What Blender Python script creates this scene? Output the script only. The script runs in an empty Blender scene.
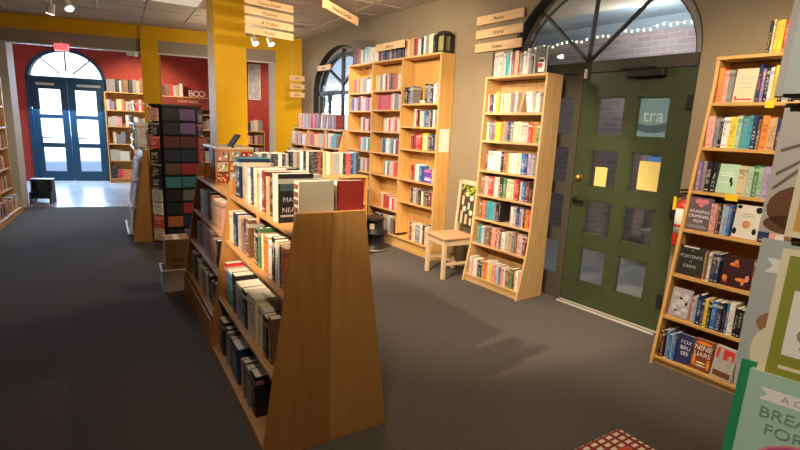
import bpy, math, random
from mathutils import Vector, Matrix
R = math.radians
rnd = random.Random(11)
SC = bpy.context.scene
COL = SC.collection

# ---------------------------------------------------------------- materials
def mat(name, color, rough=0.6, spec=0.3, metal=0.0, emit=None, estr=0.0):
    m = bpy.data.materials.new(name); m.use_nodes = True
    b = m.node_tree.nodes['Principled BSDF']
    b.inputs['Base Color'].default_value = (*color, 1)
    b.inputs['Roughness'].default_value = rough
    b.inputs['Specular IOR Level'].default_value = spec
    b.inputs['Metallic'].default_value = metal
    if emit:
        b.inputs['Emission Color'].default_value = (*emit, 1)
        b.inputs['Emission Strength'].default_value = estr
    return m

def noisy(name, c1, c2, scale=(1, 1, 1), nscale=5, rough=0.6, spec=0.3, detail=4, bump=0.0, lo=0.35, hi=0.65, coord='Object'):
    m = mat(name, c1, rough, spec); nt = m.node_tree; N = nt.nodes; L = nt.links
    b = N['Principled BSDF']
    tc = N.new('ShaderNodeTexCoord'); mp = N.new('ShaderNodeMapping'); mp.inputs['Scale'].default_value = scale
    nz = N.new('ShaderNodeTexNoise'); nz.inputs['Scale'].default_value = nscale; nz.inputs['Detail'].default_value = detail
    cr = N.new('ShaderNodeValToRGB'); cr.color_ramp.elements[0].position = lo; cr.color_ramp.elements[1].position = hi
    cr.color_ramp.elements[0].color = (*c1, 1); cr.color_ramp.elements[1].color = (*c2, 1)
    L.new(tc.outputs[coord], mp.inputs[0]); L.new(mp.outputs[0], nz.inputs[0])
    L.new(nz.outputs[0], cr.inputs[0]); L.new(cr.outputs[0], b.inputs['Base Color'])
    if bump:
        bp = N.new('ShaderNodeBump'); bp.inputs['Strength'].default_value = bump; bp.inputs['Distance'].default_value = 0.01
        L.new(nz.outputs[0], bp.inputs['Height']); L.new(bp.outputs[0], b.inputs['Normal'])
    return m

def wood(name, c1, c2, vertical=True, rough=0.45):
    return noisy(name, c1, c2, (14, 14, 1.3) if vertical else (1.3, 14, 14), 2.2, rough, 0.35, 5)

M = {}
M['pine_v'] = wood('pine_upright', (.60, .33, .095), (.68, .405, .14))
M['pine_h'] = wood('pine_shelf', (.60, .33, .095), (.67, .40, .14), False)
M['maple_v'] = wood('maple_upright', (.56, .34, .145), (.63, .405, .19))
M['maple_h'] = wood('maple_shelf', (.56, .34, .145), (.62, .395, .185), False)
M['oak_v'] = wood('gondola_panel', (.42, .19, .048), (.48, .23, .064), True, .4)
M['oak_v2'] = wood('gondola_panel_lit', (.57, .29, .085), (.63, .33, .10), True, .4)  # lighter copy of the panel wood: brighter light on the right half, put into colour
M['oak_h'] = wood('gondola_shelf', (.47, .235, .072), (.54, .285, .10), False, .4)
M['sign_wood'] = wood('sign_plank', (.66, .42, .20), (.76, .53, .29), False, .5)
M['chair_wood'] = wood('chair_wood', (.60, .44, .28), (.68, .52, .35))
M['chair_seat'] = wood('chair_seat', (.60, .30, .18), (.66, .36, .22), False, .3)
M['carpet'] = noisy('carpet', (.080, .070, .065), (.114, .102, .096), (1, 1, 1), 90, .95, .05, 3, .3)
M['taupe'] = noisy('taupe_paint', (.245, .192, .124), (.265, .208, .135), (1, 1, 1), 3, .75, .2)
M['red'] = noisy('red_paint', (.36, .045, .030), (.40, .055, .036), (1, 1, 1), 3, .6, .25)
M['yellow'] = noisy('yellow_paint', (.74, .42, .006), (.78, .45, .008), (1, 1, 1), 3, .6, .25)
M['soffit'] = mat('soffit_grey', (.34, .30, .24), .8, .2)
M['white_trim'] = mat('white_trim', (.70, .67, .63), .5, .3)
M['jamb_grey'] = mat('jamb_grey', (.46, .43, .40), .6, .3)
M['tile'] = noisy('ceiling_tile', (.46, .385, .30), (.53, .45, .36), (1, 1, 1), 60, .95, .05, 3, .2)
M['grid'] = mat('ceiling_grid', (.52, .44, .36), .6, .3)
M['green'] = noisy('green_door_paint', (.032, .044, .019), (.041, .055, .025), (1, 1, 1), 7, .38, .45)
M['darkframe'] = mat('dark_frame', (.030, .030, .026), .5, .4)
M['bluedoor'] = mat('blue_door_paint', (.009, .05, .10), .45, .4)
M['frame_brown'] = mat('frame_brown', (.055, .05, .038), .5, .4)
M['revealgrey'] = mat('reveal_grey', (.30, .29, .26), .7, .2)
M['black'] = mat('black_plastic', (.012, .012, .013), .4, .4)
M['blackmetal'] = mat('black_metal', (.02, .02, .02), .35, .5, .6)
M['steel'] = mat('steel', (.55, .55, .53), .3, .5, .9)
M['alum'] = mat('threshold_metal', (.62, .58, .52), .4, .5, .3)
M['brass'] = mat('brass', (.75, .45, .15), .3, .5, .9)
M['white'] = mat('white_plastic', (.78, .76, .72), .5, .4)
M['paper'] = mat('paper', (.80, .78, .72), .8, .2)
M['yellowpaper'] = mat('yellow_paper', (.62, .50, .17), .8, .2)
M['tag_yellow'] = mat('yellow_tag', (.85, .58, .02), .6, .2)
M['pages'] = noisy('page_block', (.70, .63, .50), (.80, .74, .62), (60, 1, 1), 8, .85, .1)
M['ink'] = mat('ink_black', (.015, .013, .012), .6, .2)
M['inkwhite'] = mat('ink_white', (.82, .80, .76), .6, .2)
M['inkpink'] = mat('ink_pink', (.72, .22, .26), .6, .2)
M['inkred'] = mat('ink_red', (.62, .05, .035), .6, .2)
M['inkorange'] = mat('ink_orange', (.80, .27, .05), .6, .2)
M['inkblue'] = mat('ink_blue', (.05, .16, .50), .6, .2)
M['inkcream'] = mat('ink_cream', (.80, .70, .50), .6, .2)
M['inkbrown'] = mat('ink_brown', (.16, .065, .03), .6, .2)
M['inkgrey'] = mat('ink_grey', (.40, .40, .42), .6, .2)
M['inkteal'] = mat('ink_teal', (.06, .32, .40), .6, .2)
M['cardboard'] = noisy('cardboard', (.43, .26, .13), (.48, .30, .155), (1, 1, 1), 9, .85, .1)
M['leaf'] = mat('leaf_green', (.36, .42, .05), .6, .2)
M['fabricred'] = mat('red', (.5, .05, .03), .8, .1)

def glass_mat(name, tint=(1, 1, 1), gloss=.02, rough=0.02):
    m = bpy.data.materials.new(name); m.use_nodes = True; nt = m.node_tree; N = nt.nodes; L = nt.links
    N.remove(N['Principled BSDF']); out = N['Material Output']
    t = N.new('ShaderNodeBsdfTransparent'); t.inputs[0].default_value = (*tint, 1)
    g = N.new('ShaderNodeBsdfGlossy'); g.inputs['Roughness'].default_value = rough; g.inputs[0].default_value = (.9, .92, .95, 1)
    fr = N.new('ShaderNodeFresnel'); fr.inputs[0].default_value = 1.45
    ml = N.new('ShaderNodeMath'); ml.operation = 'MULTIPLY_ADD'; ml.inputs[1].default_value = .45; ml.inputs[2].default_value = gloss * .3
    mx = N.new('ShaderNodeMixShader')
    L.new(fr.outputs[0], ml.inputs[0]); L.new(ml.outputs[0], mx.inputs[0]); L.new(t.outputs[0], mx.inputs[1]); L.new(g.outputs[0], mx.inputs[2])
    L.new(mx.outputs[0], out.inputs[0]); return m
M['glass'] = glass_mat('window_glass', (.93, .96, .97))
M['acrylic'] = glass_mat('clear_acrylic', (.92, .92, .90), .0, .25)

def boards_mat():
    m = mat('vestibule_boards', (.3, .33, .36), .22, .5); nt = m.node_tree; N = nt.nodes; L = nt.links
    tc = N.new('ShaderNodeTexCoord'); br = N.new('ShaderNodeTexBrick')
    br.inputs['Color1'].default_value = (.30, .33, .36, 1); br.inputs['Color2'].default_value = (.36, .40, .43, 1); br.inputs['Mortar'].default_value = (.15, .17, .19, 1)
    br.inputs['Scale'].default_value = 1; br.inputs['Brick Width'].default_value = 1.1; br.inputs['Row Height'].default_value = .14; br.inputs['Mortar Size'].default_value = .004
    L.new(tc.outputs['Object'], br.inputs[0]); L.new(br.outputs[0], N['Principled BSDF'].inputs['Base Color']); return m
M['boards'] = boards_mat()

def brick_mat():
    m = mat('outside_brick', (.3, .2, .2), .9, .1); nt = m.node_tree; N = nt.nodes; L = nt.links
    tc = N.new('ShaderNodeTexCoord'); mp = N.new('ShaderNodeMapping'); mp.inputs['Rotation'].default_value = (0, R(90), R(90))
    sx = N.new('ShaderNodeSeparateXYZ'); cx = N.new('ShaderNodeCombineXYZ')
    br = N.new('ShaderNodeTexBrick')
    br.inputs['Color1'].default_value = (.26, .20, .20, 1); br.inputs['Color2'].default_value = (.32, .26, .265, 1); br.inputs['Mortar'].default_value = (.34, .31, .32, 1)
    br.inputs['Scale'].default_value = 1; br.inputs['Brick Width'].default_value = .22; br.inputs['Row Height'].default_value = .075; br.inputs['Mortar Size'].default_value = .006
    L.new(tc.outputs['Object'], sx.inputs[0]); L.new(sx.outputs['Y'], cx.inputs['X']); L.new(sx.outputs['Z'], cx.inputs['Y'])
    L.new(cx.outputs[0], br.inputs[0]); L.new(br.outputs[0], N['Principled BSDF'].inputs['Base Color']); return m
M['brick'] = brick_mat()

def check_mat():
    # woven seat: dark red ground crossed by broken cream strands near the rim, plain red in the middle
    m = mat('woven_seat', (.5, .05, .03), .7, .2); nt = m.node_tree; N = nt.nodes; L = nt.links
    tc = N.new('ShaderNodeTexCoord'); sp = N.new('ShaderNodeSeparateXYZ'); L.new(tc.outputs['Object'], sp.inputs[0])
    def mth(op, a, b=None):
        n = N.new('ShaderNodeMath'); n.operation = op
        for i, v in enumerate((a, b)):
            if v is None: continue
            if hasattr(v, 'is_linked'): L.new(v, n.inputs[i])
            else: n.inputs[i].default_value = v
        return n.outputs[0]
    ax = mth('ABSOLUTE', sp.outputs['X']); ay = mth('ABSOLUTE', sp.outputs['Y'])
    rim = mth('GREATER_THAN', mth('MAXIMUM', ax, ay), .088)
    fx = mth('FRACT', mth('MULTIPLY', sp.outputs['X'], 22)); fy = mth('FRACT', mth('MULTIPLY', sp.outputs['Y'], 38))
    k = mth('MULTIPLY', mth('GREATER_THAN', fx, .38), mth('GREATER_THAN', fy, .42))
    k = mth('MULTIPLY', k, rim)
    mx = N.new('ShaderNodeMix'); mx.data_type = 'RGBA'
    mx2 = N.new('ShaderNodeMix'); mx2.data_type = 'RGBA'
    mx2.inputs[6].default_value = (.60, .085, .045, 1); mx2.inputs[7].default_value = (.25, .035, .025, 1); L.new(rim, mx2.inputs[0])
    L.new(mx2.outputs[2], mx.inputs[6]); mx.inputs[7].default_value = (.78, .66, .48, 1); L.new(k, mx.inputs[0])
    L.new(mx.outputs[2], N['Principled BSDF'].inputs['Base Color']); return m
M['woven'] = check_mat()

def cover_mat():
    m = mat('book_cover', (.5, .5, .5), .42, .35); nt = m.node_tree; N = nt.nodes; L = nt.links
    b = N['Principled BSDF']
    oi = N.new('ShaderNodeObjectInfo'); tc = N.new('ShaderNodeTexCoord')
    sp = N.new('ShaderNodeSeparateXYZ'); L.new(tc.outputs['Generated'], sp.inputs[0])
    def mth(op, a, b_=None):
        n = N.new('ShaderNodeMath'); n.operation = op
        for i, v in enumerate((a, b_)):
            if v is None: continue
            if hasattr(v, 'is_linked'): L.new(v, n.inputs[i])
            else: n.inputs[i].default_value = v
        return n.outputs[0]
    off = mth('MULTIPLY', oi.outputs['Random'], 113.0)
    mp = N.new('ShaderNodeMapping'); mp.inputs['Scale'].default_value = (3, 5, 26)
    cb = N.new('ShaderNodeCombineXYZ'); L.new(off, cb.inputs[0]); L.new(off, cb.inputs[1]); L.new(off, cb.inputs[2])
    va = N.new('ShaderNodeVectorMath'); va.operation = 'ADD'
    L.new(tc.outputs['Generated'], mp.inputs[0]); L.new(mp.outputs[0], va.inputs[0]); L.new(cb.outputs[0], va.inputs[1])
    nz = N.new('ShaderNodeTexNoise'); nz.inputs['Scale'].default_value = 1; nz.inputs['Detail'].default_value = 1
    L.new(va.outputs[0], nz.inputs[0])
    z = sp.outputs['Z']
    zlo = mth('MULTIPLY_ADD' if False else 'MULTIPLY', oi.outputs['Random'], .3)
    zone = mth('MULTIPLY', mth('GREATER_THAN', z, mth('ADD', zlo, .12)), mth('LESS_THAN', z, mth('ADD', zlo, .62)))
    xz = mth('LESS_THAN', mth('ABSOLUTE', mth('SUBTRACT', sp.outputs['X'], .5)), .32)
    title = mth('MULTIPLY', mth('MULTIPLY', zone, xz), mth('GREATER_THAN', nz.outputs[0], .52))
    # contrasting ink: light on dark covers, dark or red on pale ones
    bw = N.new('ShaderNodeRGBToBW'); L.new(oi.outputs['Color'], bw.inputs[0])
    dark = mth('LESS_THAN', bw.outputs[0], .22)
    r2 = mth('FRACT', mth('MULTIPLY', oi.outputs['Random'], 7.31))
    cl = N.new('ShaderNodeValToRGB'); cl.color_ramp.interpolation = 'CONSTANT'
    els = [(0, (.78, .75, .68, 1)), (.45, (.75, .52, .12, 1)), (.62, (.8, .8, .8, 1)), (.85, (.7, .25, .2, 1))]
    cd = N.new('ShaderNodeValToRGB'); cd.color_ramp.interpolation = 'CONSTANT'
    eds = [(0, (.03, .03, .03, 1)), (.4, (.4, .03, .03, 1)), (.6, (.03, .06, .22, 1)), (.8, (.06, .05, .05, 1))]
    for ramp, es in ((cl, els), (cd, eds)):
        e = ramp.color_ramp.elements
        e[0].position, e[0].color = es[0]; e[1].position, e[1].color = es[1]
        for p, c in es[2:]:
            n = e.new(p); n.color = c
        L.new(r2, ramp.inputs[0])
    ink = N.new('ShaderNodeMix'); ink.data_type = 'RGBA'; L.new(dark, ink.inputs[0]); L.new(cd.outputs[0], ink.inputs[6]); L.new(cl.outputs[0], ink.inputs[7])
    r3 = mth('FRACT', mth('MULTIPLY', oi.outputs['Random'], 17.7))
    band = mth('MULTIPLY', mth('GREATER_THAN', r3, .55), mth('MULTIPLY', mth('GREATER_THAN', z, .80), mth('LESS_THAN', z, .90)))
    foot = mth('MULTIPLY', mth('MULTIPLY', mth('GREATER_THAN', z, .05), mth('LESS_THAN', z, .10)), xz)
    k = mth('MAXIMUM', title, mth('MAXIMUM', band, foot)); k = mth('MULTIPLY', k, .5)
    mx = N.new('ShaderNodeMix'); mx.data_type = 'RGBA'
    L.new(k, mx.inputs[0]); L.new(oi.outputs['Color'], mx.inputs[6]); L.new(ink.outputs[2], mx.inputs[7])
    L.new(mx.outputs[2], b.inputs['Base Color']); return m
M['cover'] = cover_mat()

def plain_cover():
    m = mat('plain_cover', (.5, .5, .5), .42, .35); nt = m.node_tree
    oi = nt.nodes.new('ShaderNodeObjectInfo'); nt.links.new(oi.outputs['Color'], nt.nodes['Principled BSDF'].inputs['Base Color']); return m
M['plain'] = plain_cover()

# ---------------------------------------------------------------- mesh helpers
class MB:
    def __init__(s): s.v = []; s.f = []; s.m = []; s.sm = []
    def add(s, vs, fs, mi=0, X=None, smooth=False):
        o = len(s.v)
        s.v += [tuple((X @ Vector(p)) if X else p) for p in vs]
        s.f += [tuple(i + o for i in f) for f in fs]; s.m += [mi] * len(fs); s.sm += [smooth] * len(fs); return s
    def box(s, x0, x1, y0, y1, z0, z1, mi=0, X=None):
        vs = [(x0, y0, z0), (x1, y0, z0), (x1, y1, z0), (x0, y1, z0), (x0, y0, z1), (x1, y0, z1), (x1, y1, z1), (x0, y1, z1)]
        return s.add(vs, [(0, 3, 2, 1), (4, 5, 6, 7), (0, 1, 5, 4), (1, 2, 6, 5), (2, 3, 7, 6), (3, 0, 4, 7)], mi, X)
    def prism(s, poly, a0, a1, axis='x', mi=0, X=None):
        n = len(poly)
        f = {'x': lambda a, p: (a, p[0], p[1]), 'y': lambda a, p: (p[0], a, p[1]), 'z': lambda a, p: (p[0], p[1], a)}[axis]
        vs = [f(a0, p) for p in poly] + [f(a1, p) for p in poly]
        fs = [tuple(range(n))[::-1], tuple(range(n, 2 * n))] + [(i, (i + 1) % n, n + (i + 1) % n, n + i) for i in range(n)]
        return s.add(vs, fs, mi, X)
    def cyl(s, p0, p1, r0, r1=None, n=14, mi=0, X=None, smooth=True):
        r1 = r0 if r1 is None else r1
        p0, p1 = Vector(p0), Vector(p1); d = (p1 - p0).normalized()
        u = d.orthogonal().normalized(); w = d.cross(u)
        vs = []
        for p, r in ((p0, r0), (p1, r1)):
            vs += [tuple(p + r * (math.cos(2 * math.pi * i / n) * u + math.sin(2 * math.pi * i / n) * w)) for i in range(n)]
        s.add(vs, [(i, (i + 1) % n, n + (i + 1) % n, n + i) for i in range(n)], mi, X, smooth)
        return s.add(vs, [tuple(range(n))[::-1], tuple(range(n, 2 * n))], mi, X)
    def tube(s, pts, r, n=6, mi=0):
        for a, b in zip(pts, pts[1:]): s.cyl(a, b, r, r, n, mi)
        return s
    def lathe(s, prof, n=24, mi=0, X=None):
        vs = []; k = len(prof)
        for i in range(n):
            a = 2 * math.pi * i / n
            vs += [(r * math.cos(a), r * math.sin(a), z) for r, z in prof]
        fs = [(i * k + j, ((i + 1) % n) * k + j, ((i + 1) % n) * k + j + 1, i * k + j + 1) for i in range(n) for j in range(k - 1)]
        return s.add(vs, fs, mi, X, True)
    def disc(s, c, r, n=20, mi=0, nrm='y', ry=None, t=.001):
        ry = ry or r
        poly = [(r * math.cos(2 * math.pi * i / n), ry * math.sin(2 * math.pi * i / n)) for i in range(n)]
        if nrm == 'y': return s.prism([(c[0] + p[0], c[2] + p[1]) for p in poly], c[1], c[1] + t, 'y', mi)
        return s.prism([(c[0] + p[0], c[1] + p[1]) for p in poly], c[2], c[2] + t, 'z', mi)
    def build(s, name, mats, parent=None, loc=(0, 0, 0), rz=0, rx=0, ry=0, bevel=0):
        me = bpy.data.meshes.new(name); me.from_pydata(s.v, [], s.f)
        for m_ in (mats if isinstance(mats, (list, tuple)) else [mats]): me.materials.append(M[m_] if isinstance(m_, str) else m_)
        for p, mi, sm in zip(me.polygons, s.m, s.sm): p.material_index = mi; p.use_smooth = sm
        import bmesh
        bm = bmesh.new(); bm.from_mesh(me); bmesh.ops.recalc_face_normals(bm, faces=bm.faces); bm.to_mesh(me); bm.free()
        o = bpy.data.objects.new(name, me); COL.objects.link(o)
        o.location = loc; o.rotation_euler = (rx, ry, rz)
        if parent: o.parent = parent
        if bevel:
            bv = o.modifiers.new('bevel', 'BEVEL'); bv.width = bevel; bv.segments = 2; bv.limit_method = 'ANGLE'
        return o

def tag(o, label, cat, group=None):
    o['label'] = label; o['category'] = cat
    if group: o['group'] = group
    return o
def thing(name, label, cat, loc=(0, 0, 0), rz=0, group=None):
    o = bpy.data.objects.new(name, None); COL.objects.link(o); o.location = loc; o.rotation_euler = (0, 0, rz); o.empty_display_size = .05
    return tag(o, label, cat, group)
def struct(o): o['kind'] = 'structure'; return o
def text(body, size, m, parent, loc, rot=(R(90), 0, 0), name='lettering', align='CENTER', ext=.0006, sx=1.0):
    cu = bpy.data.curves.new(name, 'FONT'); cu.body = body; cu.size = size; cu.align_x = align; cu.align_y = 'CENTER'; cu.extrude = ext; cu.resolution_u = 3
    t = bpy.data.objects.new(name, cu); COL.objects.link(t)
    dg = bpy.context.evaluated_depsgraph_get(); me = bpy.data.meshes.new_from_object(t.evaluated_get(dg))
    bpy.data.objects.remove(t); bpy.data.curves.remove(cu)
    me.materials.clear(); me.materials.append(M[m])
    o = bpy.data.objects.new(name, me); COL.objects.link(o); o.parent = parent; o.location = loc; o.rotation_euler = rot; o.scale = (sx, 1, 1)
    return o

# ---------------------------------------------------------------- books
PAL = {
 'K': ('black', (.018, .018, .020)), 'W': ('white', (.78, .75, .70)), 'C': ('cream', (.74, .62, .42)), 'E': ('pale grey', (.52, .50, .47)),
 'A': ('grey', (.24, .24, .25)), 'R': ('red', (.58, .045, .035)), 'D': ('maroon', (.20, .028, .032)), 'B': ('blue', (.04, .17, .46)),
 'N': ('navy', (.025, .04, .12)), 'S': ('sky blue', (.26, .50, .72)), 'T': ('teal', (.06, .34, .42)), 'G': ('green', (.07, .22, .08)),
 'L': ('mint green', (.40, .60, .45)), 'O': ('orange', (.78, .24, .05)), 'Y': ('yellow', (.85, .60, .06)), 'P': ('pink', (.72, .36, .33)),
 'V': ('purple', (.26, .16, .42)), 'M': ('brown', (.22, .11, .055)), 'F': ('tan', (.55, .36, .19)), 'H': ('lilac', (.48, .36, .62)),
}
ORD = ('first second third fourth fifth sixth seventh eighth ninth tenth eleventh twelfth thirteenth fourteenth fifteenth sixteenth seventeenth '
       'eighteenth nineteenth twentieth twenty-first twenty-second twenty-third twenty-fourth twenty-fifth twenty-sixth').split()

def book_mesh(t, d, h, name='book', round_=True, mats=('cover', 'pages')):
    """upright book: x thickness (centred), y depth with the spine at y=0, z height"""
    b = MB(); a = t / 2; q = min(.004, t * .25) if round_ else 0.0
    lip = .003
    prof = [(-a, d), (-a, q), (-a * .55, 0), (a * .55, 0), (a, q), (a, d)]
    n = len(prof)
    vs = [(x, y, 0) for x, y in prof] + [(x, y, h) for x, y in prof]
    b.add(vs, [(i, i + 1, n + i + 1, n + i) for i in range(n - 1)], 0)
    i0 = .0016; ai = a - i0; qi = q + .002
    # boards have an inner face and a rim, the page block sits a little inside
    b.add([(-a, d, 0), (-ai, d, 0), (-ai, d, h), (-a, d, h)], [(0, 1, 2, 3)], 0)
    b.add([(a, d, 0), (ai, d, 0), (ai, d, h), (a, d, h)], [(0, 1, 2, 3)], 0)
    for z in (0, h):
        b.add([(-a, q, z), (-ai, qi, z), (-ai, d, z), (-a, d, z)], [(0, 1, 2, 3)], 0)
        b.add([(a, q, z), (ai, qi, z), (ai, d, z), (a, d, z)], [(0, 1, 2, 3)], 0)
        b.add([(-a, q, z), (-a * .55, 0, z), (a * .55, 0, z), (a, q, z), (ai, qi, z), (-ai, qi, z)], [(0, 1, 2, 3, 4, 5)], 0)
    pg = MB() if mats is None else b
    pg.box(-ai, ai, qi - .001, d - lip, lip, h - lip, 0 if mats is None else 1)
    return (b, pg)

def tint(c):
    r = .88 + .24 * rnd.random()
    return tuple(max(0, min(1, x * r)) for x in PAL[c][1]) + (1,)

def book(c, t, d, h, X, label, group, parts=False, plain=False, noun='book', rgb=None):
    """X: world matrix of the book's base (spine middle)"""
    b, pg = book_mesh(t, d, h, mats=None if parts else 'x')
    col = (*rgb, 1) if rgb else tint(c)
    cm = 'plain' if plain else 'cover'
    if parts:
        r = thing('book', label, 'book', group=group); r.matrix_world = X
        o = b.build('cover', cm, r); o.color = col
        pg.build('page_block', 'pages', r)
        return r, o
    o = b.build('book', [cm, 'pages']); o.matrix_world = X; o.color = col; tag(o, label, 'book', group)
    return o, o

STUFF = MB(); STUFF_MATS = []
def stuff_book(c, t, d, h, X):
    key = 'shelf_' + PAL[c][0].replace(' ', '_')
    if key not in M: M[key] = noisy(key, PAL[c][1], tuple(min(1, x * .55 + .12) for x in PAL[c][1]), (40, 40, 60), 1, .45, .3, 2, 0, .5, .62)
    if key not in STUFF_MATS: STUFF_MATS.append(key)
    mi = STUFF_MATS.index(key)
    if 'pages' not in STUFF_MATS: STUFF_MATS.append('pages')
    pi = STUFF_MATS.index('pages'); a = t / 2
    vs = [(-a, 0, 0), (a, 0, 0), (a, d, 0), (-a, d, 0), (-a, 0, h), (a, 0, h), (a, d, h), (-a, d, h)]
    STUFF.add(vs, [(0, 1, 5, 4), (1, 2, 6, 5), (3, 0, 4, 7)], mi, X)
    STUFF.add(vs, [(4, 5, 6, 7), (2, 3, 7, 6), (0, 3, 2, 1)], pi, X)

def frame(loc, rz): return Matrix.Translation(loc) @ Matrix.Rotation(rz, 4, 'Z')

def row(F, x0, x1, y, z, toks, where=None, group=None, h=(.19, .23), d=(.125, .15), parts=False, stuff=False, jitter=.012, lean={}, start=0):
    """books along +x of frame F from x0 to x1; where = label tail; tokens 'K' or 'K*1.8' (width factor), 'K/' leans right, 'K_' a gap"""
    items = []
    for tk in toks.split():
        w = 1.0
        if '*' in tk: tk, ws = tk.split('*'); w = float(ws)
        items.append((tk, w * (1.0 if '*' in tk or w != 1 else .75 + .5 * rnd.random())))
    tot = sum(w for _, w in items); sc = (x1 - x0) / tot; x = x0; idx = start
    out = []
    for tk, w in items:
        t = w * sc
        if tk == '_': x += t; continue
        c = tk[0]; ln = tk[1:]
        hh = h[0] + (h[1] - h[0]) * rnd.random(); dd = d[0] + (d[1] - d[0]) * rnd.random()
        tt = t - .0012
        yy = y + rnd.random() * jitter
        X = F @ Matrix.Translation((x + t / 2, yy, z + .0006))
        if ln == '/' or ln == '\\':
            an = R(11) if ln == '/' else R(-11)
            tt = t * .72
            # lean about a bottom corner so that nothing sinks into the shelf
            px = tt / 2 if ln == '/' else -tt / 2
            X = F @ Matrix.Translation((x + t / 2 - (t * .1 if ln == '/' else -t * .1), yy, z + .0006)) @ Matrix.Translation((px, 0, 0)) @ Matrix.Rotation(an, 4, 'Y') @ Matrix.Translation((-px, 0, 0))
        if stuff: stuff_book(c, tt, dd, hh, X)
        else:
            idx += 1
            o = book(c, tt, dd, hh, X, f"{PAL[c][0]} book, {ORD[idx - 1]} from the left, {where}", group, parts)
            out.append(o)
        x += t
    return out

def face_book(F, x, y, z, w, h, t, c, label, group, lean=8, rgb=None, yaw=0, kind='book'):
    """book facing out: cover towards -y of F, leaning back; local x right, z up on the returned root"""
    X = F @ Matrix.Translation((x, y, z + t * math.sin(R(lean)))) @ Matrix.Rotation(R(yaw), 4, 'Z') @ Matrix.Rotation(R(-lean), 4, 'X')
    r = thing(kind, label, 'book' if kind == 'book' else kind, group=group); r.matrix_world = X
    col = (*rgb, 1) if rgb else tint(c)
    a = .0018
    b = MB(); b.box(-w / 2, w / 2, 0, a, 0, h); b.box(-w / 2, w / 2, t - a, t, 0, h); b.box(-w / 2, -w / 2 + a, a, t - a, 0, h)
    o = b.build('cover', 'plain', r); o.color = col
    MB().box(-w / 2 + a, w / 2 - .004, a, t - a, .003, h - .003).build('page_block', 'pages', r)
    return r

def art(parent, m, name='cover_marking', **k):
    """flat printed shapes on a face-out cover: polys [(x,z)..], discs [(x,z,r,rz)]"""
    b = MB()
    for p in k.get('polys', []): b.prism(p, -.0009, .0004, 'y')
    for d in k.get('discs', []): b.disc((d[0], -.0009, d[1]), d[2], 18, 0, 'y', d[3] if len(d) > 3 else None, .0013)
    for r in k.get('rects', []): b.box(r[0], r[1], -.0008, .0004, r[2], r[3])
    return b.build(name, m, parent)

# ---------------------------------------------------------------- camera
cam_d = bpy.data.cameras.new('camera'); cam = bpy.data.objects.new('camera', cam_d); COL.objects.link(cam)
cam_d.sensor_width = 36; cam_d.lens = 490 * 36 / 800; cam_d.clip_start = .05
yaw, pitch, roll = R(36.0), R(-11.28), R(2.47)
f = Vector((math.sin(yaw) * math.cos(pitch), math.cos(yaw) * math.cos(pitch), math.sin(pitch)))
r_ = Vector((math.cos(yaw), -math.sin(yaw), 0)); u_ = r_.cross(f)
r2 = r_ * math.cos(roll) + u_ * math.sin(roll); u2 = -r_ * math.sin(roll) + u_ * math.cos(roll)
cam.matrix_world = Matrix(((r2.x, u2.x, -f.x, 0), (r2.y, u2.y, -f.y, 0), (r2.z, u2.z, -f.z, 1.6), (0, 0, 0, 1)))
SC.camera = cam

# ---------------------------------------------------------------- setting
H = 3.10; WX = 3.95
struct(MB().box(-3.2, WX + .25, -3.2, 11.4, -.06, 0).build('floor', 'carpet'))
struct(MB().box(-3.2, 5.7, -3.2, 15.2, H, H + .12).build('ceiling', 'tile'))
struct(MB().box(-3.2, -3.0, -3.2, 15.2, 0, H).build('wall_left', 'taupe'))
struct(MB().box(-3.2, WX + .3, -3.2, -3.0, 0, H).build('wall_back', 'taupe'))
# suspended ceiling grid, turned a little against the right wall
g = MB(); GA = R(-5.5); G0 = Matrix.Translation((1.27, 7.55, H)) @ Matrix.Rotation(GA, 4, 'Z')
Gi = G0.inverted()
def clip_bar(b, ax, k):
    # clip each bar of the grid to the room
    lo = hi = None
    for i in range(-140, 141):
        s = i * .1; p = G0 @ Vector((k, s, 0)) if ax == 'x' else G0 @ Vector((s, k, 0))
        if -2.98 < p.x < WX - .03 and -2.98 < p.y < 9.9 - .3 * (p.x + .32): lo = s if lo is None else lo; hi = s
    if lo is not None and hi - lo > .2:
        if ax == 'x': b.box(k - .012, k + .012, lo, hi, -.008, .004, 0, G0)
        else: b.box(lo, hi, k - .012, k + .012, -.008, .004, 0, G0)
for k in range(-9, 6): clip_bar(g, 'x', k * .6)
for k in range(-18, 5): clip_bar(g, 'y', k * .6 if k % 2 == 0 else k * .6)
struct(g.build('ceiling_grid', 'grid'))

def ell(cy, rx, z0, rz, n=28): return [(cy + rx * math.cos(math.pi * i / n), z0 + rz * math.sin(math.pi * i / n)) for i in range(n + 1)]
def arch_wall(name, s0, s1, top, th, openings, m, X, rm=None):
    """wall in local (s, z), thickness along +y; openings (centre, rx, bottom, spring, rz) sorted by centre"""
    b = MB(); s = s0
    def q(p): # quad prism
        b.prism(p, 0, th, 'y', 0, X)
    for c, rx, zb, zs, rz in openings:
        q([(s, 0), (c - rx, 0), (c - rx, top), (s, top)])
        if zb > 0: q([(c - rx, 0), (c + rx, 0), (c + rx, zb), (c - rx, zb)])
        e = ell(c, rx, zs, rz)
        for a, d in zip(e, e[1:]): q([(d[0], d[1]), (a[0], a[1]), (a[0], top), (d[0], top)])
        s = c + rx
    q([(s, 0), (s1, 0), (s1, top), (s, top)])
    return struct(b.build(name, m))
# right wall: local s runs from far to near (-Y), front face at y=0 facing -X
XR = Matrix.Translation((WX, 9.3, 0)) @ Matrix.Rotation(R(-90), 4, 'Z')
S = lambda Y: 9.3 - Y
arch_wall('wall_right', 0, 12.4, H, .12, [(S(7.28), .93, .95, 2.12, .72), (S(2.715), .925, 0, 2.235, .78)], 'taupe', XR)

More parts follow.
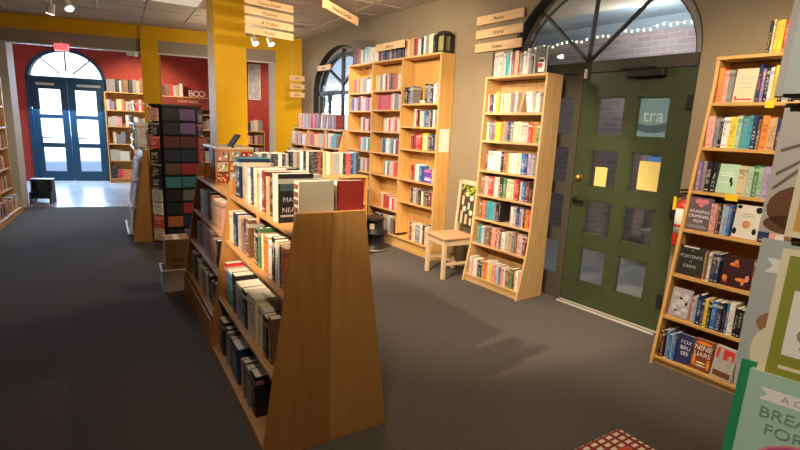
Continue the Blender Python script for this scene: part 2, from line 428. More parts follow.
# ---- arched window by the tall bookcase
w = bpy.data.objects.new('window_1', None); COL.objects.link(w); struct(w); w.matrix_world = Matrix.Translation((WX, 7.28, 0)) @ Matrix.Rotation(R(-90), 4, 'Z')
def ring(b, rx, zs, rz, wd, y0, y1, zb=None, mi=0, cx=0):
    eo = ell(cx, rx, zs, rz); ei = ell(cx, rx - wd, zs, rz - wd)
    for i in range(len(eo) - 1): b.prism([eo[i], eo[i + 1], ei[i + 1], ei[i]], y0, y1, 'y', mi)
    if zb is not None:
        for sg in (-1, 1):
            x0, x1 = sorted((cx + sg * rx, cx + sg * (rx - wd))); b.box(x0, x1, y0, y1, zb, zs, mi)
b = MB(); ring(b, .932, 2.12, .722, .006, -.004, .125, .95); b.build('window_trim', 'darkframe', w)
b = MB(); ring(b, .926, 2.12, .716, .13, .11, .16, .95); b.build('window_reveal', 'revealgrey', w)
b = MB(); ring(b, .83, 2.12, .62, .05, .05, .10, .95)
b.box(-.83, .83, .05, .10, 2.08, 2.15); b.box(-.025, .025, .05, .10, .95, 2.8)
for x in (-.45, .45): b.box(x - .025, x + .025, .05, .10, .95, 2.1)
for sg in (-1, 1):
    e = Vector((sg * .62, 2.12 + .46)); a = Vector((0, 2.25)); d = (e - a).normalized(); n = Vector((-d.y, d.x)) * .016
    b.prism([tuple(a + n), tuple(a - n), tuple(e - n), tuple(e + n)], .055, .095, 'y')
b.build('window_frame', 'darkframe', w)
b = MB(); e = ell(0, .80, 2.12, .60); b.prism([(-.80, .96), (.80, .96)] + e[0:1] + e[1:], .072, .076, 'y'); b.build('window_glass', 'glass', w)

# ---- green door with sidelight under an arched transom
DX = 4.02
D = bpy.data.objects.new('door_1', None); COL.objects.link(D); struct(D); D.matrix_world = Matrix.Translation((DX, 2.73, 0)) @ Matrix.Rotation(R(-90), 4, 'Z')
# local x = 2.73 - Y ; y = X - DX
b = MB(); ring(b, .93, 2.235, .785, .095, .055, .10, None, 0, .015); b.build('transom_ring', 'revealgrey', D)
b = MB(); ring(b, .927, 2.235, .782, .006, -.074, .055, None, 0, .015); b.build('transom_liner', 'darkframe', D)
b = MB(); b.box(-.90, .935, .0, .09, 2.150, 2.245)              # transom bar
b.box(-.90, -.84, 0, .09, 0, 2.2); b.box(.90, .94, 0, .09, 0, 2.2)   # outer posts
b.box(-.125, -.065, -.005, .09, 0, 2.2)                              # post between door and sidelight
b.build('door_frame', 'frame_brown', D)
b = MB()
hub = Vector((-.075, 2.25))
for ang in (41, 87, 138):
    a = R(ang); d = Vector((math.cos(a), math.sin(a))); rr = .98 / math.sqrt((d.x / .93) ** 2 + (d.y / .74) ** 2)
    e = hub + d * rr; n = Vector((-d.y, d.x)) * .0095
    b.prism([tuple(hub + n), tuple(hub - n), tuple(e - n), tuple(e + n)], .035, .075, 'y')
ring(b, .838, 2.235, .693, .012, .056, .075, None, 0, .015)
b.build('transom_bars', 'darkframe', D)
b = MB(); b.prism([p for p in ell(.015, .90, 2.235, .75)], .062, .066, 'y'); b.build('transom_glass', 'glass', D)
# sidelight: stiles, four panes
b = MB(); xa, xb = -.84, -.125
zs_ = [.03, .26, .58, .74, 1.03, 1.17, 1.50, 1.62, 1.95, 2.145]
b.box(xa, xa + .05, .02, .065, .0, 2.15); b.box(xb - .035, xb, .02, .065, 0, 2.15)
for z0, z1 in ((0, .24), (.57, .70), (1.03, 1.15), (1.48, 1.60), (1.94, 2.145)): b.box(xa + .05, xb - .035, .02, .065, z0, z1)
b.build('sidelight_frame', 'frame_brown', D)
b = MB()
for z0, z1 in ((.24, .57), (.70, 1.03), (1.15, 1.48), (1.60, 1.94)): b.box(xa + .05, xb - .035, .04, .044, z0, z1)
b.build('sidelight_glass', 'glass', D)
# leaf
xl, xr = -.062, .898
cols = [(.096, .362), (.472, .738)]; rows_ = [(.24, .575), (.70, 1.022), (1.143, 1.475), (1.597, 1.935)]
b = MB(); xs = [xl, .096, .362, .472, .738, xr]
for i in (0, 2, 4): b.box(xs[i], xs[i + 1], .0, .045, .012, 2.14)
zz = [.012, .24, .575, .70, 1.022, 1.143, 1.475, 1.597, 1.935, 2.14]
for c0, c1 in cols:
    for i in range(0, 10, 2): b.box(c0, c1, .0, .045, zz[i], zz[i + 1])
leaf = b.build('door_leaf', 'green', D)
b = MB()
for c0, c1 in cols:
    for z0, z1 in rows_:
        for (p, q, z, v) in ((c0, c0 + .012, z0, z1), (c1 - .012, c1, z0, z1), (c0, c1, z0, z0 + .012), (c0, c1, z1 - .012, z1)): b.box(p, q, .004, .03, z, v)
b.build('glazing_bead', 'green', leaf)
for c0, c1 in cols:
    for z0, z1 in rows_: MB().box(c0, c1, .024, .028, z0, z1).build('pane', 'glass', leaf)
for i in range(8): pass
kn = MB(); X = Matrix.Translation((.005, 0, 1.215)) @ Matrix.Rotation(R(90), 4, 'X')
kn.lathe([(0, 0), (.032, 0), (.034, .008), (.02, .02), (.024, .035), (.018, .045), (0, .048)], 18, 0, X); kn.build('deadbolt', 'brass', leaf)
kn = MB(); X = Matrix.Translation((-.015, 0, 1.0)) @ Matrix.Rotation(R(90), 4, 'X')
kn.lathe([(0, 0), (.030, 0), (.030, .008), (.014, .012), (.014, .04), (0, .042)], 18, 0, X); kn.box(-.02, .10, -.05, -.036, .99, 1.01); kn.build('door_handle', 'blackmetal', leaf)
cl = MB(); cl.box(.37, .68, -.062, -.002, 2.085, 2.135); cl.box(.30, .60, -.040, -.026, 2.150, 2.166); cl.box(.30, .33, -.04, .0, 2.145, 2.17); cl.build('door_closer', 'black', leaf, bevel=.004)
for z in (.28, 1.04, 1.88): MB().box(.86, .90, -.014, .001, z - .055, z + .055).build('hinge', 'black', leaf)
MB().box(xl, xr, -.05, .05, 0, .012).build('threshold_base', 'black', D)
MB().box(xl, xr, -.058, -.040, 0, .016).build('threshold', 'alum', D, bevel=.002)
MB().box(xl, xr, -.012, -.002, .012, .022).build('door_sweep', 'alum', D)
MB().box(-.055, -.035, -.02, -.001, 2.10, 2.18).build('door_sensor', 'white', D)

# notices on the glass
n_ = tag(MB().box(.545, .745, .016, .0175, 1.17, 1.41).build('paper_notice', 'yellowpaper'), 'large yellow paper notice on the upper right middle pane of green door', 'notice', 'paper notices on the green door'); n_.matrix_world = D.matrix_world.copy()
n_ = tag(MB().box(.145, .262, .016, .0175, 1.155, 1.325).build('paper_notice', 'yellowpaper'), 'small yellow paper notice on the left middle pane of green door', 'notice', 'paper notices on the green door'); n_.matrix_world = D.matrix_world.copy()
bs = thing('window_sticker', 'round blue sticker with white marks behind the yellow notice on door glass', 'sticker'); bs.matrix_world = D.matrix_world.copy()
MB().disc((.665, .0185, 1.345), .072, 24, 0, 'y', .13, .001).build('sticker_disc', 'inkblue', bs)
b = MB()
for i in range(9): b.box(.712 + .008 * math.sin(i), .722 + .008 * math.sin(i), .0178, .0184, 1.24 + i * .025, 1.25 + i * .025)
b.build('sticker_marks', 'inkwhite', bs)
bn = thing('window_poster', 'teal poster with pale lettering on the top right door pane', 'poster'); bn.matrix_world = D.matrix_world.copy()
b = MB(); b.box(.475, .735, .0185, .0195, 1.60, 1.93); M['posterblue'] = mat('poster_blue', (.13, .24, .29), .5, .3); M['posterpale'] = mat('poster_pale', (.34, .44, .48), .5, .3); M['posterdark'] = mat('poster_dark', (.05, .085, .12), .5, .3)
b.build('poster_sheet', 'posterblue', bn)
b = MB(); b.prism([(.475, 1.72), (.56, 1.70), (.65, 1.705), (.735, 1.73), (.735, 1.66), (.65, 1.64), (.56, 1.64), (.475, 1.66)], .0176, .0184, 'y'); b.build('poster_band', 'posterdark', bn)
text('tra', .15, 'posterpale', bn, (.605, .0178, 1.775))
text('bookshop'[:0] or '~~~~~~~', .03, 'posterpale', bn, (.60, .0178, 1.905))

# ---- outside the green door: covered walk, brick wall, string lights
struct(MB().box(4.12, 8.6, -4, 12.0, -.12, -.02).build('ground_outside', 'revealgrey'))
M['porch'] = mat('porch_blue', (.42, .52, .60), .8, .2)
M['dim'] = mat('shop_dark', (.05, .045, .045), .8, .2)
struct(MB().box(6.6, 6.8, -1.0, 6.6, 0, 2.98).build('wall_outside', 'brick'))
struct(MB().box(4.3, 7.2, -1.0, 6.6, 3.20, 3.26).build('ceiling_porch', 'porch'))
struct(MB().box(6.82, 7.0, -1.0, 6.6, 2.0, 3.20).build('wall_porch', 'porch'))
lampo = thing('porch_lamp', 'round white ceiling lamp seen through the arched transom', 'lamp', (5.9, 3.42, 3.2))
MB().lathe([(0, -.055), (.16, -.05), (.19, -.02), (.19, 0), (0, 0)], 26).build('lamp_dome', mat('lamp_dome', (.9, .9, .88), .4, .3, 0, (1, .97, .9), 1.6), lampo)
MB().lathe([(.19, -.018), (.21, -.012), (.21, 0), (.19, 0)], 26).build('lamp_rim', 'white', lampo)
st = thing('string_lights', 'string of small warm bulbs hung along the outside brick wall', 'string lights')
pts = []
for i in range(81):
    t = i / 80; pts.append((6.55, 5.9 - 3.4 * t, 2.955 + .14 * t - .035 * abs(math.sin(t * 7 * math.pi)) + .01 * math.sin(i * 2.1)))
MB().tube(pts, .004, 5).build('wire', 'inkwhite', st)
M['bulb'] = mat('bulb_glow', (1, .9, .7), .4, .3, 0, (1, .88, .62), 6)
for i in range(1, 81, 2):
    p = pts[i]; q = MB(); X = Matrix.Translation((p[0], p[1], p[2] - .02)); q.lathe([(0, -.014), (.009, -.009), (.011, 0), (.007, .009), (0, .014)], 8, 0, X); q.build('bulb', 'bulb', st)
# shop opposite: shelf silhouettes low behind the door glass
ob = thing('planter_bench', 'grey bench against the brick wall outside the green door', 'bench', (6.3, 2.4, -.02))
MB().box(-.2, .2, -.8, .8, .42, .47).build('seat', 'revealgrey', ob, bevel=.005)
MB().box(-.2, .2, -.7, -.62, 0, .42).build('leg', 'revealgrey', ob); MB().box(-.2, .2, .62, .7, 0, .42).build('leg', 'revealgrey', ob)
MB().box(.16, .2, -.8, .8, .47, .95).build('backrest', 'revealgrey', ob)
# ---------------------------------------------------------------- dividing wall with openings
h17 = R(-17.0); XD = Matrix.Translation((-.32, 10.3, 0)) @ Matrix.Rotation(h17, 4, 'Z')
def dv(name, x0, x1, y0, y1, z0, z1, m): return struct(MB().box(x0, x1, y0, y1, z0, z1, 0, XD).build(name, m))
dv('beam', -2.85, 4.25, -.02, .25, 2.88, H - .001, 'yellow')
dv('wall_divider_header', -2.85, 4.15, .0, .25, 2.675, 2.88, 'soffit')
dv('trim_1', -.06, 1.87, -.012, .02, 2.655, 2.678, 'white_trim')
dv('trim_2', 2.13, 4.06, -.012, .02, 2.655, 2.678, 'white_trim')
dv('wall_divider', -2.85, -.12, .02, .25, 0, 2.675, 'taupe')
dv('trim_3', -.19, -.06, -.012, .25, 0, 2.68, 'white_trim')
dv('wall_pillar', 1.87, 2.13, -.06, .25, 0, H - .001, 'yellow')
struct(MB().prism([(3.60, 9.105), (3.949, 8.72), (3.949, 9.30), (3.66, 9.30)], 0, H - .001, 'z').build('wall_yellow', 'yellow'))
dv('trim_4', 3.99, 4.10, -.012, .25, 0, 2.66, 'jamb_grey')
# free-standing yellow column
struct(MB().box(1.775, 2.170, 6.45, 6.76, 0, H - .002).build('column', 'yellow', bevel=.004))
# ---------------------------------------------------------------- vestibule and red room
q0 = Vector((-.062 * 1.032, 13.79 * 1.032, 0)); XF = Matrix.Translation(q0) @ Matrix.Rotation(h17, 4, 'Z')
struct(MB().box(-2.9, 5.35, -3.85, .25, 0.0005, .006, 0, XF).build('floor_vestibule', 'boards'))
struct(MB().box(-3.2, 5.45, -4.1, .3, -.07, -.001, 0, XF).build('ground_vestibule', 'revealgrey'))
arch_wall('wall_far', -3.2, 5.45, H - .001, .2, [(.615, .755, 0, 2.33, .66)], 'red', XF)
struct(MB().box(-1.45, -1.3, -3.6, 0, 0, H - .001, 0, XF).build('wall_vestibule_left', 'red'))
struct(MB().box(5.35, 5.45, -3.5, 0, 0, H - .001, 0, XF).build('wall_red_room_right', 'red'))
D2 = bpy.data.objects.new('door_2', None); COL.objects.link(D2); struct(D2); D2.matrix_world = XF @ Matrix.Translation((.615, 0.0, 0))
b = MB(); b.box(-.80, .80, -.03, .08, 2.30, 2.40); b.box(-.80, -.715, -.03, .08, 0, 2.33); b.box(.715, .80, -.03, .08, 0, 2.33); ring(b, .80, 2.33, .70, .07, -.03, .08); b.build('door_frame', 'bluedoor', D2)
b = MB()
for ang in (42, 90, 138):
    a = R(ang); d = Vector((math.cos(a), math.sin(a))); rr = 1 / math.sqrt((d.x / .74) ** 2 + (d.y / .64) ** 2); e = Vector((0, 2.36)) + d * rr * .97; s_ = Vector((0, 2.36)) + d * .17; n = Vector((-d.y, d.x)) * .011
    b.prism([tuple(s_ + n), tuple(s_ - n), tuple(e - n), tuple(e + n)], .0, .05, 'y')
b.build('transom_bars', 'bluedoor', D2)
b = MB(); b.prism(ell(0, .74, 2.34, .64), .03, .034, 'y'); b.build('transom_glass', 'glass', D2)
for sg in (-1, 1):
    b = MB(); xa, xb = (-.715, -.005) if sg < 0 else (.005, .715)
    pa, pb = xa + .14, xb - .14
    b.box(xa, pa, .0, .05, .01, 2.30); b.box(pb, xb, 0, .05, .01, 2.30)
    for z0, z1 in ((.01, .24), (.795, .90), (1.46, 1.55), (2.12, 2.30)): b.box(pa, pb, 0, .05, z0, z1)
    lf = b.build('door_leaf', 'bluedoor', D2)
    for z0, z1 in ((.24, .795), (.90, 1.46), (1.55, 2.12)): MB().box(pa, pb, .022, .026, z0, z1).build('pane', 'glass', lf)
    MB().box(xa + .12 if sg < 0 else xa + .2, xa + .47 if sg < 0 else xb - .03, -.05, -.002, 2.20, 2.255).build('door_closer', 'steel', lf)
    MB().box(pa, pb, -.055, -.03, 1.0, 1.03).build('push_bar', 'bluedoor', lf)
# outside the far doors
struct(MB().box(-12, 14, .3, 16, -.13, -.05, 0, XF).build('ground_street', mat('concrete', (.72, .72, .70), .8, .2)))
struct(MB().box(-12, 3.4, 12, 12.3, -.05, 5.2, 0, XF).build('wall_street', mat('facade', (.88, .88, .86), .8, .1)))
tr = thing('street_bush', 'pale green bush beyond the right far door pane', 'bush'); tr.matrix_world = XF @ Matrix.Translation((1.55, 9.5, -.05))
b = MB()
for i in range(26):
    a = rnd.random() * 6.28; rr = .55 * math.sqrt(rnd.random()); X = Matrix.Translation((rr * math.cos(a), rr * math.sin(a) * .5, .25 + .75 * rnd.random()))
    b.lathe([(0, -.2), (.14, -.13), (.2, 0), (.14, .13), (0, .2)], 7, 0, X)
b.build('foliage', mat('pale_leaf', (.30, .50, .16), .8, .1), tr); MB().cyl((0, 0, 0), (0, 0, .5), .05).build('stem', 'inkbrown', tr)

# exit sign on the header
ex = thing('exit_sign', 'lit red and pink EXIT sign on the header above the far doors', 'sign'); ex.matrix_world = XD @ Matrix.Translation((.71, -.04, 2.64))
MB().box(-.10, .10, -.02, .02, -.055, .055).build('sign_box', mat('exit_face', (.8, .25, .25), .5, .3, 0, (1, .20, .22), 1.1), ex, bevel=.004)
text('EXIT', .085, 'exit_letters' if 'exit_letters' in M else 'inkred', ex, (0, -.022, 0))
MB().box(-.012, .012, -.01, .01, .055, .085).build('bracket', 'white', ex)
em = thing('emergency_light', 'small white emergency light on the header beside the yellow pillar', 'light fixture'); em.matrix_world = XD @ Matrix.Translation((1.72, -.05, 2.62))
MB().box(-.07, .05, -.03, .03, -.025, .025).build('housing', 'white', em, bevel=.006)
q = MB(); q.cyl((.06, -.02, 0), (.085, -.06, -.015), .028, .036); q.build('lamp_head', 'white', em)
MB().box(-.01, .01, .0, .04, .02, .05).build('bracket', 'white', em)

# ---------------------------------------------------------------- bookcases
def bookcase(name, label, W, Ht, prof, depth, shelves, F, mv, mh, uprights=(), kick=.06, side=.022, shelf_t=.022, back='mv', group=None, top=True):
    """local frame: x along the front (0..W), y into the case, z up. prof(z) -> y of the front edge; depth = y of the back"""
    t = thing(name, label, 'bookcase', group=group); t.matrix_world = F
    zs = [i * Ht / 12 for i in range(13)]
    poly = [(prof(z), z) for z in zs] + [(depth, Ht), (depth, 0)]
    for x0 in (0, W - side): MB().prism(poly, x0, x0 + side, 'x').build('side_panel', mv, t, bevel=.002)
    for u in uprights: MB().prism([(prof(z) + .002, z) for z in zs[1:]] + [(depth - .02, Ht), (depth - .02, zs[1])], u - .011, u + .011, 'x').build('upright', mv, t, bevel=.002)
    MB().box(side, W - side, depth - .014, depth - .004, .02, Ht - .01).build('back_panel', mv, t)
    if top: MB().box(0, W, prof(Ht) - .004, depth, Ht, Ht + shelf_t).build('top_panel', mh, t, bevel=.002)
    edges = [0] + list(uprights) + [W]
    for s in shelves:
        if isinstance(s, tuple): z, bay = s; bays = [bay]
        else: z = s; bays = range(len(edges) - 1)
        for k in bays:
            a = edges[k] + (side if k == 0 else .011); c = edges[k + 1] - (side if k == len(edges) - 2 else .011)
            MB().box(a, c, prof(z) + .003, depth - .014, z - shelf_t, z).build('shelf', mh, t, bevel=.002)
    if kick: MB().box(side, W - side, prof(0) + .035, prof(0) + .05, 0, kick - shelf_t).build('kick_board', mh, t)
    return t

# right bookcase (beside the green door)
F_R = frame((3.45, 1.595, 0), R(-90))
prR = lambda z: .305 * min(1, z / 2.0) - (0.0)
SH_R = [.065, .362, .665, .985, 1.255, 1.555, 1.855]
BC_R = bookcase('bookcase', 'tall tapered pine bookcase right of the green door', .80, 2.135, prR, .495, SH_R, F_R, 'pine_v', 'pine_h', kick=.065)
for (x, z, w_) in ((.335, 1.855, .05), (.235, 1.255, .075)):
    MB().box(x, x + w_, prR(z) - .003, prR(z) + .002, z - .038, z + .004).build('shelf_tag', 'tag_yellow', BC_R)
GR = 'books in the bookcase right of the green door'
def rowR(i, x0, x1, toks, nm, start=0, **k):
    z = SH_R[i]; return row(F_R, x0, x1, prR(z) + .012, z, toks, f"{nm} shelf, bookcase right of green door", GR, parts=True, start=start, **k)
dR = dict(d=(.13, .15))
# top of the case
row(F_R, .268, .378, prR(2.157) + .02, 2.157, 'K C*.5 Y Y R', 'on top of bookcase right of green door', GR, h=(.19, .205), parts=True)
z7 = SH_R[6]
rowR(6, .030, .125, 'O*.9 P*.8 A*.9', 'top', h=(.205, .225))
fb = face_book(F_R, .190, prR(z7) + .03, z7 + .001, .125, .215, .02, 'C', 'cream book facing out with red footer, top shelf, bookcase right of green door', GR, 6)
art(fb, 'inkred', rects=[(-.05, .05, .012, .022)], discs=[(-.045, .03, .008)]); art(fb, 'inkgrey', rects=[(-.045, .045, .16, .164), (-.045, .045, .145, .148), (-.04, .04, .12, .124), (-.04, .04, .09, .094)])
rowR(6, .262, .60, 'N*.8 V*.7 K*.7 W*.8 Y*1.2 K*.8 E*1 K*.7 C/*1.4 C/*1.2 _*2', 'top', start=3, h=(.205, .235))
rowR(5, .030, .60, 'P*1.3 A*.9 K*.6 W*1.2 Y*1.2 L*.9 T T*.7 N*.9 M*.6 O*1.2 F N*.8 W*.8 B*.6 E P P*1.1', 'second', h=(.19, .225))
rowR(4, .030, .155, 'V*.8 A*.8 K K*.9', 'third', h=(.195, .215))
z5 = SH_R[4]
fb = face_book(F_R, .215, prR(z5) + .03, z5 + .001, .12, .195, .02, 'L', 'mint book facing out with dark figure, third shelf, bookcase right of green door', GR, 9)
art(fb, 'inkwhite', rects=[(-.05, .03, .13, .136), (-.045, .04, .115, .12), (-.05, .03, .07, .075)]); art(fb, 'ink', discs=[(.02, .09, .008, .02), (.028, .065, .006, .018)])
rowR(4, .280, .60, 'C*1.3 L*.9 G*.7 L H*1.1 H V*.8 N*.8 P', 'third', start=4, h=(.19, .21))
z4 = SH_R[3]
fb = face_book(F_R, .090, prR(z4) + .035, z4 + .001, .145, .225, .022, 'A', 'dark grey book facing out with pink heart, fourth shelf, bookcase right of green door', GR, 8, rgb=(.13, .10, .13))
art(fb, 'inkpink', discs=[(-.018, .195, .024, .02), (.022, .195, .024, .02)], polys=[[(-.042, .19), (.046, .19), (.002, .155)]])
for i, s_ in enumerate(('READING', 'CRIMINAL', 'FILM')): text(s_, .030, 'inkwhite', fb, (0, -.001, .125 - i * .033), name='cover_title')
art(fb, 'inkgrey', rects=[(-.06, .06, .015, .02), (-.06, .05, .027, .031)])
rowR(3, .170, .300, 'P*.9 P*.8 M*.6 K*.6 E*.5 S*1.1 B*.9', 'fourth', h=(.185, .21))
fb = face_book(F_R, .382, prR(z4) + .03, z4 + .001, .145, .215, .02, 'W', 'white book facing out with dark blots, fourth shelf, bookcase right of green door', GR, 7)
art(fb, 'ink', discs=[(-.055, .20, .014, .012), (.055, .19, .018, .02), (-.06, .04, .012, .022), (.05, .05, .012, .02)]); art(fb, 'inkorange', discs=[(0, .09, .022, .025)]); art(fb, 'inkcream', discs=[(0, .092, .015, .018)]); art(fb, 'inkgrey', rects=[(-.04, .04, .14, .146), (-.03, .03, .155, .16)])
rowR(3, .462, .60, 'N P W', 'fourth', start=7)
z3 = SH_R[2]
fb = face_book(F_R, .105, prR(z3) + .035, z3 + .001, .175, .205, .035, 'K', 'black book facing out with pale title, fifth shelf, bookcase right of green door', GR, 8, rgb=(.035, .032, .034))
for i, (s_, z_) in enumerate((('A', .172), ('PORTENTS', .13), ('of', .098), ('CRIME', .062))): text(s_, .030 if len(s_) > 2 else .02, 'inkgrey', fb, (.0, -.001, z_), name='cover_title')
rowR(2, .20, .30, 'F*.5 _*.7 W*.9 _*.1 N*1.3 N*1.1', 'fifth', h=(.19, .20))
fb = face_book(F_R, .392, prR(z3) + .03, z3 + .001, .165, .195, .025, 'D', 'dark maroon book facing out with orange figures, fifth shelf, bookcase right of green door', GR, 7, rgb=(.045, .016, .022))
art(fb, 'inkorange', discs=[(-.02, .145, .026, .012), (-.01, .16, .012, .02), (.03, .055, .03, .012), (.045, .045, .009, .024), (-.06, .05, .014, .02)]); art(fb, 'inkred', discs=[(.0, .14, .012, .012), (-.055, .03, .012, .01)])
art(fb, 'inkpink', discs=[(.066, .07, .012, .022)])
rowR(2, .485, .60, 'M P E', 'fifth', start=4)
z2 = SH_R[1]
fb = face_book(F_R, .10, prR(z2) + .035, z2 + .001, .13, .205, .025, 'E', 'pale grey patterned book facing out, sixth shelf, bookcase right of green door', GR, 10, rgb=(.40, .38, .42))
M['inksilver'] = mat('ink_silver', (.60, .58, .60), .6, .2)
art(fb, 'inksilver', discs=[(-.03, .16, .022, .014), (.03, .15, .02, .022), (0, .105, .03, .022), (-.035, .07, .016, .024), (.035, .06, .022, .014), (0, .03, .02, .012)]); art(fb, 'ink', discs=[(0, .135, .01, .008), (.04, .105, .008, .012), (-.02, .045, .01, .006)])
rowR(1, .185, .60, 'P*.8 S*.6 N*1.1 N*.7 Y*.8 K*.8 B*1 N*1 K*.8 B*.6 W*1.2 K*.9 K*.9 L*1.2 A*.8 H E', 'sixth', h=(.18, .215))
z1 = SH_R[0]
rowR(0, .030, .145, 'K*1 D*.6 _*.4 S*.6 B*1 S*.5 B*.6', 'bottom', h=(.18, .215))
fb = face_book(F_R, .197, prR(z1) + .03, z1 + .001, .095, .205, .03, 'N', 'navy book facing out with white title, bottom shelf, bookcase right of green door', GR, 8, rgb=(.035, .035, .13))
for i, s_ in enumerate(('FOX', 'BRU', 'SES')): text(s_, .036, 'inkwhite', fb, (.005, -.001, .15 - i * .04), name='cover_title')
fb = face_book(F_R, .312, prR(z1) + .03, z1 + .001, .122, .21, .03, 'M', 'rust brown book facing out with bold white title, bottom shelf, bookcase right of green door', GR, 8, rgb=(.22, .06, .025))
text('NINE', .048, 'inkwhite', fb, (0, -.001, .15), name='cover_title'); text('LIARS', .042, 'inkwhite', fb, (0, -.001, .105), name='cover_title')
art(fb, 'inkorange', discs=[(0, .185, .05, .012), (-.045, .06, .01, .04), (.045, .05, .01, .035)]); art(fb, 'inkcream', discs=[(0, .05, .03, .006), (0, .03, .035, .005)])
fb = face_book(F_R, .445, prR(z1) + .02, z1 + .001, .13, .215, .025, 'E', 'grey and red illustrated book facing out, bottom shelf, bookcase right of green door', GR, 8, rgb=(.46, .43, .40), yaw=-8)
art(fb, 'inkred', rects=[(-.055, .055, .13, .20)]); art(fb, 'inkgrey', discs=[(-.025, .14, .014, .06), (.03, .11, .016, .06)]); art(fb, 'inkcream', discs=[(-.025, .19, .01), (.03, .16, .01)]); art(fb, 'inkbrown', rects=[(-.055, .055, .012, .05)])
rowR(0, .525, .62, 'E K M', 'bottom', start=7)
stand_bits = MB()
# clear book support stand on the fifth shelf top
tag(MB().box(.06, .16, prR(z3) + .02, prR(z3) + .022, z3 + .214, z3 + .222).add([], []).build('shelf_clip', 'inkwhite'), 'white clip above the black book, fifth shelf of right bookcase', 'clip').matrix_world = F_R if False else F_R @ Matrix.Translation((0, .0, -.01))

# narrow bookcase left of the door
F_M = frame((3.72, 3.74, 0), R(-90))
def prM(z):
    if z > .62: return -.03 + .03 * (z - .62) / 1.5
    a = (.62 - z) / .62
    return -.03 - .115 * (a ** 1.25)
SH_M = [.085, .425, .690, .942, 1.200, 1.505, 1.785]
BC_M = bookcase('bookcase', 'narrow maple bookcase with flared foot left of the green door', .775, 2.115, prM, .225, SH_M, F_M, 'maple_v', 'maple_h', kick=.085)
GM = 'books in the narrow bookcase left of the green door'
def rowM(i, x0, x1, toks, nm, **k):
    z = SH_M[i]; return row(F_M, x0, x1, prM(z) + .012, z, toks, f"{nm} shelf, narrow bookcase left of green door", GM, **k)
row(F_M, .055, .60, .012, 2.138, 'K*.5 E*1.6 E*1.2 R*.4 W*.5 T*1 W*.5 D*.9 C*1.1 R*.4 A*.9 W*.9 W*.7 A*.7 K*.6 E*.4', 'on top of narrow bookcase left of green door', GM, h=(.20, .235))
bb = face_book(F_M, .665, .02, 2.138, .115, .235, .03, 'K', 'black box with red heart and white label on top of narrow bookcase', None, 0, rgb=(.012, .012, .013), kind='box')
art(bb, 'inkwhite', rects=[(-.022, .05, .012, .12)]); art(bb, 'inkred', discs=[(0, .07, .024, .024)]); art(bb, 'inkgrey', rects=[(-.02, .04, .10, .14)])
dM = dict(d=(.11, .14))
rowM(6, .045, .715, 'W*.5 R*.6 K*.9 W*.9 _*.2 Y*1.1 O*.5 W*.7 F*.7 C C A*.8 A E*.8 _*.5 F/*1.1 _*1.5 W\\*1.2 W\\*1.1 E*.6 W E*.6', 'first', h=(.165, .20), **dM)
rowM(5, .060, .735, 'L*.7 A*1 B*.5 R*.6 Y*1 Y*.8 O*.8 P*.5 A*1.1 N*.9 A*.7 C*1.4 C E*1.3 E R*1.1 O*1.2 G*.9', 'second', h=(.175, .20), **dM)
rowM(4, .085, .735, 'D*.8 W*1.1 _*.3 W*1.4 W*1.2 K*.7 M*.8 O*.8 C*.9 W*1.3 C*1.4 B*1.2 N*.8 H*1 E*.6 A*.8', 'third', h=(.185, .205), **dM)
rowM(3, .060, .735, 'M*.7 P*1 P*.7 R*1.1 R W*1.1 P*.6 K*1.2 G*.9 C*1.3 C R*.9 D*.8 E*.6 B*.9 D*1 K', 'fourth', h=(.19, .21), **dM)
rowM(2, .060, .36, 'M*.8 O*.9 R*.7 T*1.6 T*1.3 A*.7 K*1 K*.6', 'fifth', h=(.175, .20), **dM)
fb = face_book(F_M, .425, prM(.942) + .03, .943, .115, .18, .02, 'K', 'dark brown book facing out with round picture, fifth shelf, narrow bookcase', GM, 4, rgb=(.10, .05, .035))
art(fb, 'inkwhite', discs=[(0, .10, .04, .05)]); art(fb, 'inkorange', discs=[(0, .10, .026, .032)])
rowM(2, .49, .735, 'W*.8 E*1 N*.9 V*.6 E*.5 K*.7 O*.8 R*.5', 'fifth', start=8, h=(.175, .20), **dM)
rowM(1, .075, .735, 'G*.6 T*.7 E*.9 A*.7 _*.15 M*.8 D*.7 P*1 R*.5 E*.8 M*.5 W*1.2 E*.9 F*.9 A*.8 M*.6 P*.9 E*.7 D*.8', 'sixth', h=(.17, .20), **dM)
rowM(0, .060, .735, 'E*.9 P*.7 W*1 M*.5 K*1.2 F*.5 O*1.3 W*.6 Y*.8 P*1 R*.4 E*1 B*.6 P*1.1 W*.5 M*1 G*1.1 _*.3 R*.5 W*.8', 'bottom', h=(.17, .20), **dM)

# tall triple bookcase
F_T = frame((3.737, 6.60, 0), R(-90))
U1, U2, WT = .66, 1.36, 2.12
SH_T = [(2.06, 0), (1.81, 0), (1.525, 0), (1.25, 0), (.95, 0), (.50, 0), (.165, 0), (2.075, 1), (1.822, 1), (1.538, 1), (1.25, 1), (.95, 1), (.495, 1), (.165, 1),
        (1.893, 2), (1.615, 2), (1.335, 2), (.945, 2), (.655, 2), (.165, 2)]
prT = lambda z: 0.0 if z > .09 else .0
BC_T = bookcase('bookcase', 'tall triple pine bookcase against the taupe wall', WT, 2.435, prT, .208, SH_T, F_T, 'pine_v', 'pine_h', (U1, U2), kick=.15, side=.024)
tag(MB().box(2.1206, 2.1212, .03, .185, 1.33, 1.60).build('paper_notice', 'paper'), 'white paper sheet taped to the side of the tall triple bookcase', 'notice').matrix_world = F_T
GT = 'books in the near bay of the tall triple bookcase'
def rowT(z, x0, x1, toks, nm, **k): return row(F_T, x0, x1, .02, z, toks, f"{nm} shelf, near bay of tall triple bookcase", GT, d=(.11, .14), **k)
rowT(1.893, 1.40, 1.58, 'K*1.1 K*.8 A*.9', 'first', h=(.20, .235))
